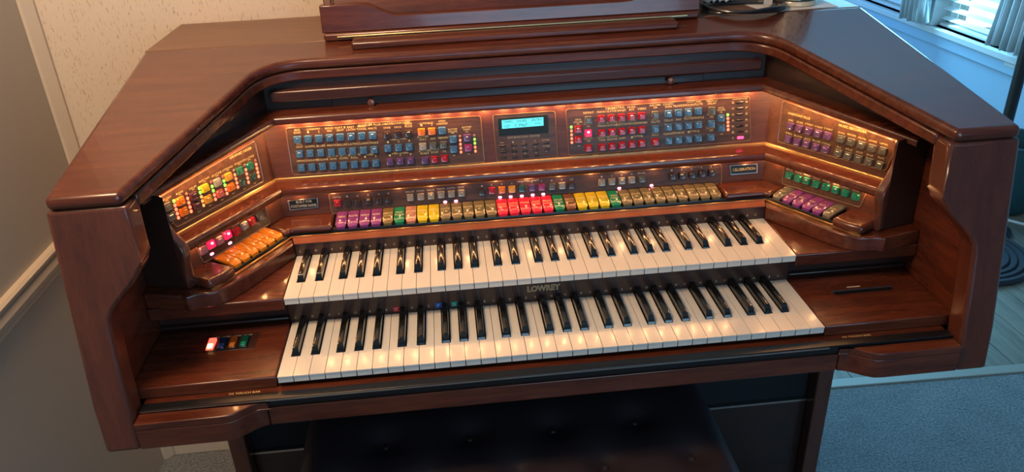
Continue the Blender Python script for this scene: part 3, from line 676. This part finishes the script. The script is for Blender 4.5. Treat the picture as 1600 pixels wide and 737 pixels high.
it += legend_row(['REPEAT'], (919.3, 187.3), (919.3, 187.3)) + legend_row(['UPPER\nON'], (919.3, 208.3), (919.3, 208.3)) + legend_row(['LOWER\nON'], (919.6, 231.4), (919.6, 231.4))
it += [('ORCH', 903, 187, 9, 3.4), ('VOLUME', 903, 190.8, 14, 3.4), ('^', 903.3, 194.6, 5, 3.4), ('v', 904.6, 227.4, 5, 3), ('SOLO', 1126.5, 168.4, 9, 3.2), ('VOLUME', 1126.8, 172, 13, 3.2), ('^', 1126.8, 176, 5, 3.2), ('v', 1127.6, 209, 5, 3)]
it += legend_row(['SUSTAIN\nON'], (1023.8, 179.2), (1023.8, 179.2)) + legend_row(['SOLO\nFLUTE'], (1024.2, 201.6), (1024.2, 201.6)) + legend_row(['ORCH\nSOLO'], (1024, 221.9), (1024, 221.9))
it += legend_row(['COUNTRY\nHORN', 'TRUMPET', 'VIOLIN', 'PAN\nFLUTE'], (1044.6, 178), (1091.4, 173.9)) + legend_row(['CELLO', 'SAX', 'JAZZ\nFLUTE', 'WHISTLE'], (1044.6, 199), (1091.4, 195)) + legend_row(['CLARINET', 'TROMBONE', '1', '2'], (1045, 220), (1091.4, 216)) + [('- EXTRA -', 1083, 204.8, 16, 3)]
it += legend_row(['VIBRATO\nDELAY'], (1112.4, 172.6), (1112.4, 172.6)) + legend_row(['UPPER\nON'], (1111.8, 193.6), (1111.8, 193.6)) + legend_row(['LOWER\nON'], (1111, 214.6), (1111, 214.6))
words(FU, it, R3)
# ---- left wing, upper: graphic mixer
FL = FUW[-1]
R4 = panel_base(FL, [(248, 309), (398, 220), (412, 283), (275, 355)], 'mixer_panel')
ups = [(262.3, 323.4), (282.9, 314.2), (303.5, 306.0), (321.2, 293.8), (340.7, 284.9), (357.8, 276), (375.7, 267), (390.9, 259.7)]
dns = [(267.7, 338.6), (288.3, 330.5), (309, 320.7), (326, 311), (344.8, 302), (361.9, 292), (379.8, 285), (396, 276)]
uc = ['gray', 'orange', 'dpurple', 'yellow', 'white', 'amber', 'green', 'green']; dc = ['gray', 'orange', 'dpurple', 'amber', 'pink', 'orange', 'dgreen', 'dgreen']
for (x, y), c in zip(ups, uc): button(FL, x, y, c, R4, sx=.0150)
for (x, y), c in zip(dns, dc): button(FL, x, y, c, R4, sx=.0150)
leds = [((271.5, 314), (278.7, 340)), ((291.3, 303), (298.5, 330)), ((311, 294), (318, 320.5)), ((329.5, 284.5), (336.6, 311)), ((348, 276), (354.6, 302)), ((365.3, 266.5), (371.5, 292)), ((382.4, 258.5), (388.2, 284.5)), ((398.8, 250.5), (404, 275.5))]
AMB_L = plain('amber_lamp', (.95, .4, .1), .4, emit=(1.0, .34, .10), es=1.5)
lit_up = [1, 0, 2, 3, 3, 0, 0, 0]
for (a, b_), g in zip(leds, lit_up):
    ms = [OFF_L, RED_L, RED_L, RED_L, RED_L]
    if g == 1: ms = [GRN_L, RED_L, RED_L, RED_L, RED_L]
    if g == 2: ms = [GRN_L, GRN_L, AMB_L, AMB_L, AMB_L]
    if g == 3: ms = [OFF_L, GRN_L, GRN_L, RED_L, RED_L]
    ladder(FL, a, b_, ms, R4, .0048, .0056)
it = [('GRAPHIC MIXER', 376, 239, 34, 4.4)]
for s, (x, y) in zip(['MELODY', 'BASS', 'DRUM', 'RHYTHM', 'GUITAR', 'STRINGS', 'PIANO', 'FLUTES'], ups): it.append((s, x-2.4, y-13.0, min(16, 2.7*len(s)), 3.4)); it.append(('^', x-1.5, y-9.6, 5, 3.4))
for x, y in dns: it.append(('v', x+2.3, y+9.6, 5, 3))
words(FL, it, R4)
# ---- left wing, lower
FB = FLW[-1]
R5 = panel_base(FB, [(304, 381), (413, 319.5), (422, 349), (318, 411)], 'preset_panel', DARKW)
for (x, y), c in zip([(318.5, 390.7), (330.8, 382), (344, 375.5), (356.5, 367), (370.7, 361.3), (382.7, 352.7), (394.8, 346), (407.3, 338.5)], ['dpink', 'lit', 'dpink', 'lit', 'red', 'lgray', 'red', 'gray']): button(FB, x, y, c, R5, sx=.0150)
for x, y in ((331, 396.5), (359.3, 379.5)): lamp(FB, x, y, PNK_L, R5, .0075, .0042)
words(FB, [(s, x-2.5, y-11.0, 11, 3) for s, (x, y) in zip(['SPLIT', 'MAGIC', 'CHORD', 'AOC', 'CUE', 'STOP', 'HOLD', 'ENTER'], [(318.5, 390.7), (330.8, 382), (344, 375.5), (356.5, 367), (370.7, 361.3), (382.7, 352.7), (394.8, 346), (407.3, 338.5)])], R5, CREAM)
# ---- right wing, upper
FR = FUW[1]
R6 = panel_base(FR, [(1223, 157), (1404, 222), (1384, 267), (1215, 221)], 'recorder_panel')
for pts, c in (([(1233.8, 197), (1248, 200.7), (1262.3, 204.7), (1277.1, 208.8), (1292.2, 212.3)], 'purple'), ([(1230.7, 217.3), (1245, 221.8), (1259.2, 225), (1274, 229.6), (1289.1, 233.6)], 'purple'),
               ([(1313.1, 217.3), (1328.8, 221.8), (1345.1, 226.5), (1361.6, 231.6), (1378.9, 235.7)], 'gray'), ([(1309, 239), (1324.3, 243.4), (1340.6, 247.9), (1356.9, 252.6), (1374.2, 258)], 'gray')):
    for x, y in pts: button(FR, x, y, c, R6, sx=.0145)
it = [('HARMONY PLUS', 1248.5, 181, 34, 4.2), ('MUSIC RECORDER', 1332, 201, 43, 4.4)]
for ss, pts in ((['AOC', 'DUET', '3 PART', '4 PART', '5 PART'], [(1235.8, 188), (1250, 191.5), (1264.5, 194.5), (1279.3, 198.6), (1294.4, 201.8)]), (['OPEN', 'BLOCK', 'JAZZ', 'BLUES', 'STRING'], [(1232.7, 208.6), (1247, 212.8), (1261.5, 217.2), (1276, 220.4), (1291, 224.6)]),
                (['SONG', 'RECORD', 'PEDAL', 'LOWER', 'UPPER'], [(1314.8, 207.6), (1330.8, 211), (1347.2, 216.2), (1364, 220.6), (1381, 225.0)]), (['ALL', 'FILE', 'DRUM', 'STOP', 'PLAY'], [(1311, 229.8), (1326.6, 233.6), (1343, 238), (1359, 242.6), (1377, 246.8)])):
    for s, (x, y) in zip(ss, pts): it.append((s, x, y, min(13, 2.5*len(s)), 3.2))
words(FR, it, R6)
# ---- right wing, lower
FG = FLW[1]
R7 = panel_base(FG, [(1226, 258), (1356, 296.5), (1344, 324), (1222, 287)], 'flute_panel')
gpts = [(1232.3, 274.2), (1246, 279), (1259.8, 282.8), (1274.4, 288), (1289.6, 292.3), (1305, 297), (1320.2, 301.8), (1335.8, 307.5)]
for x, y in gpts: button(FG, x, y, 'green', R7, sx=.0140, sy=.0130)
words(FG, [(s, x+1.5, y-9, 10, 3) for s, (x, y) in zip(['ONE', 'TWO', 'THREE', 'FOUR', 'FIVE', 'SIX', 'SEVEN', 'EIGHT'], gpts)], R7, CREAM)
# ---- middle, lower board
R8 = panel_base(FLo, [(513, 303), (1127.5, 256.5), (1127.5, 287), (519, 334)], 'preset_strip', PANELW)
lows = [((527.3, 317.5), 'red'), ((543, 316.3), 'dark'), ((559, 315.3), 'dark'), ((575.6, 314), 'dark'), ((592.3, 312.8), 'dark'), ((607.5, 311.3), 'dark'),
        ((641.3, 308.8), 'lgray'), ((657.3, 307.5), 'lgray'), ((673.4, 306.3), 'lgray'), ((689.4, 304.4), 'lgray'), ((705.3, 303.1), 'lgray'), ((721, 301.9), 'lgray'),
        ((753.5, 300), 'dark'), ((768.5, 298), 'red'), ((784.4, 297), 'orange'), ((800, 295.9), 'amber'), ((815.6, 294.6), 'dgreen'), ((831.6, 293.4), 'purple'), ((846.6, 292.5), 'magenta'), ((862.5, 291.5), 'gray'), ((878.4, 290.4), 'lgray'), ((893, 289.6), 'dark'),
        ((940.6, 285.4), 'lgray'), ((956.3, 284), 'lgray'), ((971.9, 282.8), 'lgray'), ((987.5, 281.3), 'lgray'), ((1002.9, 279.8), 'gray'),
        ((1050.1, 275.4), 'dark'), ((1065.4, 274.4), 'dark'), ((1081, 273), 'dark'), ((1096.5, 271.1), 'dark'), ((1111.6, 269.7), 'dark')]
for (x, y), c in lows: button(FLo, x, y, c, R8, sx=.0132, sy=.0135)
for x, y in ((695.6, 315.3), (712.5, 314), (781.3, 308.1), (797.9, 307.1), (815.3, 305.9), (832.3, 304.4), (848.8, 303.1), (967.5, 294), (1017.9, 289.6)): lamp(FLo, x, y, PNK_L, R8, .0068, .0044)
low_t = ['CANCEL', '1', '2', '3', '4', '5', 'BALLAD', 'SWING', 'WALTZ', 'MARCH', 'LATIN', 'ROCK', '1', '2', '3', '4', '5', '6', '7', '8', '9', '10', '1', '2', '3', '4', 'ENTER', '1', '2', '3', '4', '5']
words(FLo, [(s, x-.6, y-9.4, min(13.5, max(2.0, 2.4*len(s))), 3.0) for ((x, y), c), s in zip(lows, low_t)] + [('ORCHESTRAL PRESETS', 825, 282.5, 34, 3), ('SOLO PRESETS', 972, 269.5, 26, 3), ('SOUND SYSTEM', 1080, 260.8, 32, 3)], R8, CREAM)
# ---- tabs
def tab_mesh(mat):
    k = 'tab_'+mat.name
    if k in BTN: return BTN[k]
    a = .0096; rows = [(.000, .0022), (.006, .0030), (.030, .0012), (.044, -.0010), (.0495, -.0040)]
    wd = [a, a, a, a*.96, a*.70]; vs = []
    for (y, z), w_ in zip(rows, wd):
        vs += [(-w_, -y, z), (-w_*.86, -y, z+.0009), (w_*.86, -y, z+.0009), (w_, -y, z), (w_, -y, z-.0042), (-w_, -y, z-.0042)]
    n = len(rows); fs = [(i*6+k2, i*6+(k2+1) % 6, i*6+6+(k2+1) % 6, i*6+6+k2) for i in range(n-1) for k2 in range(6)] + [tuple(range(6)), tuple((n-1)*6+i for i in range(5, -1, -1))]
    BTN[k] = MB().add(vs, fs).mesh('tab', mat); return BTN[k]
def tabmat(c):
    col = {'red': (.78, .02, .045), 'purple': (.24, .05, .20), 'green': (.012, .22, .10), 'yellow': (.62, .42, .012), 'tan': (.20, .145, .068), 'brown': (.20, .075, .035), 'gold': (.20, .13, .045), 'orange': (.75, .22, .010), 'gray': (.17, .145, .10), 'peach': (.55, .24, .15)}[c]
    if c in ('red', 'orange', 'yellow'):
        return plain('tab_glow_'+c, col, .22, coat=.5, emit=col, es=.16 if c == 'red' else .04)
    return plain('tab_plastic_'+c, col, .22, coat=.5)
TABC = ['purple']*4+['gold', 'green', 'peach', 'yellow', 'yellow']+['tan']*5+['red']*5+['green', 'brown']+['yellow']*3+['green']+['tan']*9
TT = ['OBOE', 'FLUTE', 'VIOLA', 'HORN', 'VIBRATO\nSLOW', 'WIND\nMOTION', 'SUSTAIN\nON', 'TIBIA\n16', 'TIBIA\n8', "FLUTE\n16'", "FLUTE\n8'", "FLUTE\n4'", "REED\n8'", "FLUTE\n2'", 'CHORD\nPIANO', 'GUITAR\nSTRUM', 'STRINGS', 'VOICE\nENSEM', 'BRASS\nENSEM', 'SPLIT\nMANUAL', 'MANUAL\nBASS', "TIBIA\n16'", "TIBIA\n8'", "TIBIA\n4'", 'WIND\nFAST'] + ["FLUTE\n%s'" % n for n in ('16', '8', '5', '4', '3', '2', '2', '1', '1')]
YT, ZT = .3520, .0990
bedo = bpy.data.objects['tab_bed']; WM['tab_bed'] = Matrix.Translation((0, 0, H))
mb = MB(); tp = .0209; tilt = Matrix.Rotation(math.radians(1.5), 4, 'X')
for k, c in enumerate(TABC):
    xx = (k-16.5)*tp
    inst('tab', tab_mesh(tabmat(c)), Matrix.Translation((xx, YT, ZT+H)) @ tilt, bedo)
    for j, l in enumerate(TT[k].split('\n')): letter(mb, l, Vector((xx, YT-.022-j*.0085, ZT+.0026-.0009*(j+1))), ux, Vector((0, .9995, .05)).normalized(), .0085, wid=min(.0165, .0031*len(l)), off=.0008)
for s, cols, names in ((-1, ['orange']*6, ['BASS', 'PEDAL', 'CELLO', 'TUBA', 'BELL', 'STRING']), (1, ['gray', 'purple', 'purple', 'purple', 'purple', 'gray'], ['FAST', 'HORN', 'OBOE', 'VIOLA', 'FLUTE', 'SLOW'])):
    uu = Vector((s*U.x, U.y, 0)).normalized()*(1 if s > 0 else -1); vv = Vector((0, 0, 1)).cross(uu)
    for i in range(6):
        t = (.0755 + (i+.5)*.0206) if s > 0 else (.0755 + (5-i+.5)*.0206)
        p = wpt(.0270, t); Mx = Matrix((uu, vv, Vector((0, 0, 1)))).transposed().to_4x4(); Mx.translation = (s*p.x, p.y, ZT+.0005+H)
        inst('tab', tab_mesh(tabmat(cols[i])), Mx @ tilt @ Matrix.Diagonal((1, .90, 1, 1)), bedo)
        q = Vector((s*p.x, p.y, ZT+.0030)) - vv*.026
        letter(mb, names[i], q, uu, vv, .0085, wid=.012, off=.0009)
part(mb, 'tab_lettering', plain('tab_print', (.90, .70, .34), .45), parent=bedo, smooth=False, fix=False)['kind'] = 'stuff'
# ---- name plaques
for pts, lines, nm, mt in (([(449.5, 313), (496.5, 308), (498, 324), (452.5, 329)], [('BUILT FOR', 475, 315.2, 24, 4.6), ('CUSTOMER NAME', 474.5, 321.5, 39, 4.6)], 'name_plaque', CREAM),
                       ([(1139.5, 258), (1183.5, 255), (1183.5, 270), (1141, 273.5)], [('CELEBRATION', 1162.5, 264.3, 36, 5.2)], 'name_plaque', GOLD)):
    qb = quad_box(FLo, pts, 0, .0022, nm, SILVER, organ, .0006); WM[qb.name] = Matrix.Translation((0, 0, H))
    cx = sum(p[0] for p in pts)/4; cy = sum(p[1] for p in pts)/4
    quad_box(FLo, [(cx+(x-cx)*.92, cy+(y-cy)*.80) for x, y in pts], .0020, .0027, 'plaque_face', plain('plaque_black', (.010, .014, .012), .3), qb, 0)
    words(FLo, lines, qb, plain('plaque_silver_print', (.62, .60, .50), .4) if len(lines) == 2 else GOLD, 'plaque_lettering', .0029)
# ---- rocker switches on the lower left block
sp = part(MB().plan([(-.548, .082), (-.472, .082), (-.472, .127), (-.548, .127)], -.0005, .0009), 'switch_plate', RAILW, bevel=.0004)
WM[sp.name] = Matrix.Translation((0, 0, H))
for i, c in enumerate(['red', 'blue', 'orange', 'green']):
    x0 = -.5425+i*.0172
    MB().box(x0-.0075, x0+.0075, .084, .1165, .0008, .0016).build('switch_recess', BLACK, sp)
    col = {'red': (.9, .03, .03), 'blue': (.01, .03, .12), 'orange': (.45, .12, .02), 'green': (.01, .16, .09)}[c]
    m = plain('rocker_lit', (.9, .02, .02), .3, emit=(1, .05, .03), es=5) if c == 'red' else plain('rocker_'+c, tuple(k*.35 for k in col), .25)
    rk = MB().prism([(x0-.006, .086, .0012), (x0+.006, .086, .0012), (x0+.006, .1145, .0012), (x0-.006, .1145, .0012)], [(x0-.0055, .0865, .0030), (x0+.0055, .0865, .0030), (x0+.0055, .114, .0058), (x0-.0055, .114, .0058)]).build('rocker_switch', m, sp, bevel=.0006)
    if c == 'red': rk['label'] = 'glowing red rocker switch'
    if c == 'red': MB().box(x0-.0040, x0+.0040, .0885, .0985, .0028, .0056).build('rocker_lens', plain('rocker_lens_lit', (1, .6, .2), .3, emit=(1, .62, .22), es=6), sp, bevel=.0006)
    else: MB().box(x0-.0042, x0+.0042, .0875, .0975, .0028, .0052).build('rocker_lens', plain('rocker_lens_'+c, tuple(min(1, k*1.6) for k in col), .3), sp, bevel=.0006)
mb = MB()
for i, s_ in enumerate(['POWER', 'REVERB', 'CHORUS', 'FLUTE']): letter(mb, s_, Vector((-.5405+i*.0172, .1205, .0009)), ux, uy, .0042, wid=.0125)
part(mb, 'switch_lettering', CREAM, parent=sp, smooth=False, fix=False)['kind'] = 'stuff'
# ---- disk door on the lower right block
dd = part(MB().plan([(.478, .0935), (.592, .0935), (.592, .147), (.478, .147)], -.0005, .0012), 'disk_door', CHERRY, bevel=.0006); WM[dd.name] = Matrix.Translation((0, 0, H))
MB().plan([(.482, .0870), (.580, .0870), (.582, .0945), (.480, .0945)], .0005, .0022).build('disk_slot', BLACK, dd)
MB().tube([(.479, .0955, .002), (.585, .0955, .002)], .0022, 8).build('disk_slot_lip', RAILW, dd)
MB().plan([(.510, .1035), (.533, .1035), (.533, .1060), (.510, .1060)], .0010, .0016).build('disk_tag', CREAM, dd)
# ---- music rack
RK = CHERRY
ba = []
for k in range(33):
    x = -.356 + .712*k/32; a = abs(x)
    t = min(1, max(0, (a-.215)/.065)); ba.append((x, .4185+.024*(3*t*t-2*t**3)))
front = [(-.356, .3935)] + ba + [(.356, .3935)]
rack = part(MB().prism([(x, .505+.12*(z-.39), z) for x, z in front], [(x, .523+.12*(z-.39), z) for x, z in front]), 'rack_front_board', RK, bevel=.002)
part(MB().box(-.354, .354, .4995, .56, .3795, .3933), 'rack_base', RK, bevel=.004)
part(MB().prism([(-.335, .530, .39), (.335, .530, .39), (.335, .545, .39), (-.335, .545, .39)], [(-.335, .640, .66), (.335, .640, .66), (.335, .653, .66), (-.335, .653, .66)]), 'rack_desk', RK, bevel=.002)
for s in (-1, 1): part(MB().prism([(s*.337, .524, .393), (s*.352, .524, .393), (s*.352, .556, .393), (s*.337, .556, .393)], [(s*.337, .632, .66), (s*.352, .632, .66), (s*.352, .664, .66), (s*.337, .664, .66)]), 'rack_stile', RK, bevel=.002)
part(MB().box(-.329, .329, .4945, .4990, .3862, .3888), 'rack_brass_strip', BRASS, bevel=.0005)
part(MB().plan([(-.301, .453), (.301, .453), (.301, .492), (-.301, .492)], zs, lambda x, y: .3855 + (y-.453)*.03), 'rack_page_bar', RK, bevel=.006, seg=3)
# ---- little bulbs hidden under cornice and ledge
BULB = plain('bulb_glass', (1, .7, .4), .4, emit=(1.0, .50, .18), es=6)
bm_b = MB().lathe([(.0008, -.0035), (.0022, -.002), (.0024, .001), (.0010, .003)], 8).mesh('bulb', BULB)
def bulbs(dd_, ww, z, drop, nm, nw, e):
    c = corner(dd_, ww); pts = [(-c.x*.93 + 2*c.x*.93*k/(nm-1), c.y, z) for k in range(nm)]
    for s in (-1, 1):
        for k in range(nw):
            u = .05+.18*k/(nw-1); p = wpt(ww, u); pts.append((s*p.x, p.y, z-drop*u/UE))
    for x, y, z_ in pts:
        inst('bulb', bm_b, Matrix.Translation((x, y, z_+H)), organ)
        ld = bpy.data.lights.new('bulb_light', 'POINT'); ld.energy = e; ld.color = (1.0, .50, .20); ld.shadow_soft_size = .0045
        lo = bpy.data.objects.new('bulb_light', ld); COL.objects.link(lo); lo.location = (x, y, z_-.0070+H)
        lo.parent = organ; lo.matrix_parent_inverse = wm(organ).inverted()
bulbs(-.0065, .003, .2705, DR, 25, 7, .115)
bulbs(.0345, .0290, .1490, 0, 15, 4, .034)
# ================================================================== THINGS ON THE ORGAN
def zt(x, y): return .3795
sheet = MB().prism([(.493, .512, .3796), (.640, .525, .3796), (.640, .70, .3796), (.46, .70, .3796)], [(.493, .510, .3802), (.640, .524, .3802), (.640, .70, .3802), (.46, .70, .3802)])
tag(sheet.build('paper_sheet', plain('white_paper', (.78, .76, .74), .7), None), 'flat sheet of white paper lying on the organ top under the jar', 'paper')
jar = thing('ceramic_jar', 'painted ceramic jar with cream foot standing on the white paper', 'jar', (.574, .574, .3802+H))
cw = plain('cream_glaze', (.70, .58, .40), .25, coat=.5)
def jar_mat():
    m = bpy.data.materials.new('painted_glaze'); nt, b, N, L = nodes_of(m); b.inputs['Roughness'].default_value = .25
    tc = N.new('ShaderNodeTexCoord'); n = N.new('ShaderNodeTexNoise'); n.inputs['Scale'].default_value = 75; n.inputs['Detail'].default_value = 3; n.inputs['Distortion'].default_value = 1.5; L.new(tc.outputs['Object'], n.inputs['Vector'])
    cr = N.new('ShaderNodeValToRGB'); cr.color_ramp.elements[0].position = .40; cr.color_ramp.elements[1].position = .47; cr.color_ramp.elements[0].color = (.05, .09, .08, 1); cr.color_ramp.elements[1].color = (.72, .70, .60, 1)
    L.new(n.outputs['Fac'], cr.inputs[0]); L.new(cr.outputs[0], b.inputs['Base Color']); return m
JC = (.574, .574, .3802)
MB().lathe([(.036, 0), (.039, .002), (.0395, .007), (.0375, .0105)], 36, JC).build('foot', cw, jar)
MB().lathe([(.0382, .0105), (.0388, .0112), (.0388, .0128), (.0382, .0135)], 36, JC).build('band', plain('dark_band', (.02, .04, .035), .3), jar)
MB().lathe([(.0382, .0135), (.0392, .03), (.0392, .085), (.036, .096), (.032, .10), (.030, .10), (.034, .09), (.036, .02)], 36, JC).build('body', jar_mat(), jar)
# cable coil with a tag and a clear bag
cab = thing('cable_coil', 'loose coil of thin dark cable lying on the organ top by the music rack', 'cable', (.455, .55, .3795+H))
cm = plain('dark_cable', (.022, .020, .024), .3, coat=.4)
rc = random.Random(5)
for k in range(5):
    ax, ay = .078+.006*rc.random(), .052+.007*k*.8; z0 = .3795+.0062+.0028*k*.5
    pts = [(.455+.004*rc.random()+ax*math.cos(t*2*math.pi/40), .545+ay*math.sin(t*2*math.pi/40)+.008*k*.3, z0+.002*math.sin(t*.5+k)) for t in range(40)]
    MB().tube(pts, .0028, 8, closed=True).build('cable_loop', cm, cab)
MB().tube([(.382, .58, .3865), (.41, .60, .390), (.47, .615, .392), (.505, .60, .389), (.525, .58, .3865)], .0030, 8).build('cable_end', cm, cab)
tagm = plain('paper_tag', (.58, .55, .55), .6)
tag(MB().prism([(.492, .535, .3905), (.506, .528, .3905), (.535, .590, .400), (.520, .597, .400)], [(.492, .535, .3911), (.506, .528, .3911), (.535, .590, .4006), (.520, .597, .4006)]).build('paper_tag', tagm, None), 'small pale paper tag resting on the coiled cable', 'tag')
# crumpled clear bag
rb = random.Random(9); mb = MB(); nu, nv = 14, 8; vs = []
for j in range(nv+1):
    for i in range(nu+1):
        a = i/nu; b_ = j/nv
        vs.append((.392+.06*a, .585+.06*b_, .3890+.018*math.sin(a*math.pi)*math.sin(b_*math.pi)+rb.uniform(0, .008)))
mb.add(vs, [(j*(nu+1)+i, j*(nu+1)+i+1, (j+1)*(nu+1)+i+1, (j+1)*(nu+1)+i) for j in range(nv) for i in range(nu)])
bag = mb.build('plastic_bag', plain('clear_plastic', (.60, .68, .72), .15, trans=.45, coat=.5), None, ang=.2); md = bag.modifiers.new('thick', 'SOLIDIFY'); md.thickness = .0008
tag(bag, 'crumpled clear plastic bag lying inside the cable coil', 'bag')
# ================================================================== BENCH
bench = thing('organ_bench', 'dark tufted leather bench pushed under the organ keyboard', 'bench', (-.07, -.01, 0))
BX0, BX1, BY0, BY1, BZ = -.442, .300, -.27, .215, -.225
LEA = plain('dark_leather', (.034, .022, .026), .45, coat=.3, bump=.25, bscale=450)
tuft = [(BX0+.742*(i+(.5 if j % 2 == 0 else 1.0))/5, -.20+.10*j) for j in range(4) for i in range(5 if j % 2 == 0 else 4)]
nu, nv = 96, 64; vs = []
def top_z(x, y):
    e = min(x-BX0, BX1-x, y-BY0, BY1-y); z = BZ - .030*math.exp(-e/.016)
    for tx, ty in tuft:
        d = math.hypot(x-tx, y-ty); z -= .014*math.exp(-(d/.028)**2) + .006*math.exp(-(d/.070)**2)
    return z
for j in range(nv+1):
    for i in range(nu+1):
        x = BX0+(BX1-BX0)*i/nu; y = BY0+(BY1-BY0)*j/nv; vs.append((x, y, top_z(x, y)))
fs = [(j*(nu+1)+i, j*(nu+1)+i+1, (j+1)*(nu+1)+i+1, (j+1)*(nu+1)+i) for j in range(nv) for i in range(nu)]
ring = [i for i in range(nu+1)] + [j*(nu+1)+nu for j in range(1, nv+1)] + [nv*(nu+1)+i for i in range(nu-1, -1, -1)] + [j*(nu+1) for j in range(nv-1, 0, -1)]
o = len(vs); vs += [(vs[k][0], vs[k][1], BZ-.075) for k in ring]; n = len(ring)
fs += [(ring[i], o+i, o+(i+1) % n, ring[(i+1) % n]) for i in range(n)] + [tuple(o+i for i in range(n-1, -1, -1))]
MB().add(vs, fs).build('cushion', LEA, bench, ang=.9)
bmesh_b = MB().lathe([(.006, -.004), (.0065, 0), (.005, .0025), (.0015, .0035)], 14).mesh('tuft_button', LEA)
for tx, ty in tuft: inst('tuft_button', bmesh_b, Matrix.Translation((tx, ty, top_z(tx, ty)+.001+H)), bench)
MB().box(BX0-.004, BX1+.004, BY0-.004, BY1+.004, BZ-.17, BZ-.0755).build('seat_box', DARKW, bench, bevel=.004)
for sx in (BX0+.01, BX1-.055):
    for sy in (BY0+.01, BY1-.055):
        MB().prism([(sx+.006, sy+.006, ZF), (sx+.039, sy+.006, ZF), (sx+.039, sy+.039, ZF), (sx+.006, sy+.039, ZF)], [(sx, sy, BZ-.1705), (sx+.045, sy, BZ-.1705), (sx+.045, sy+.045, BZ-.1705), (sx, sy+.045, BZ-.1705)]).build('leg', DARKW, bench, bevel=.003)
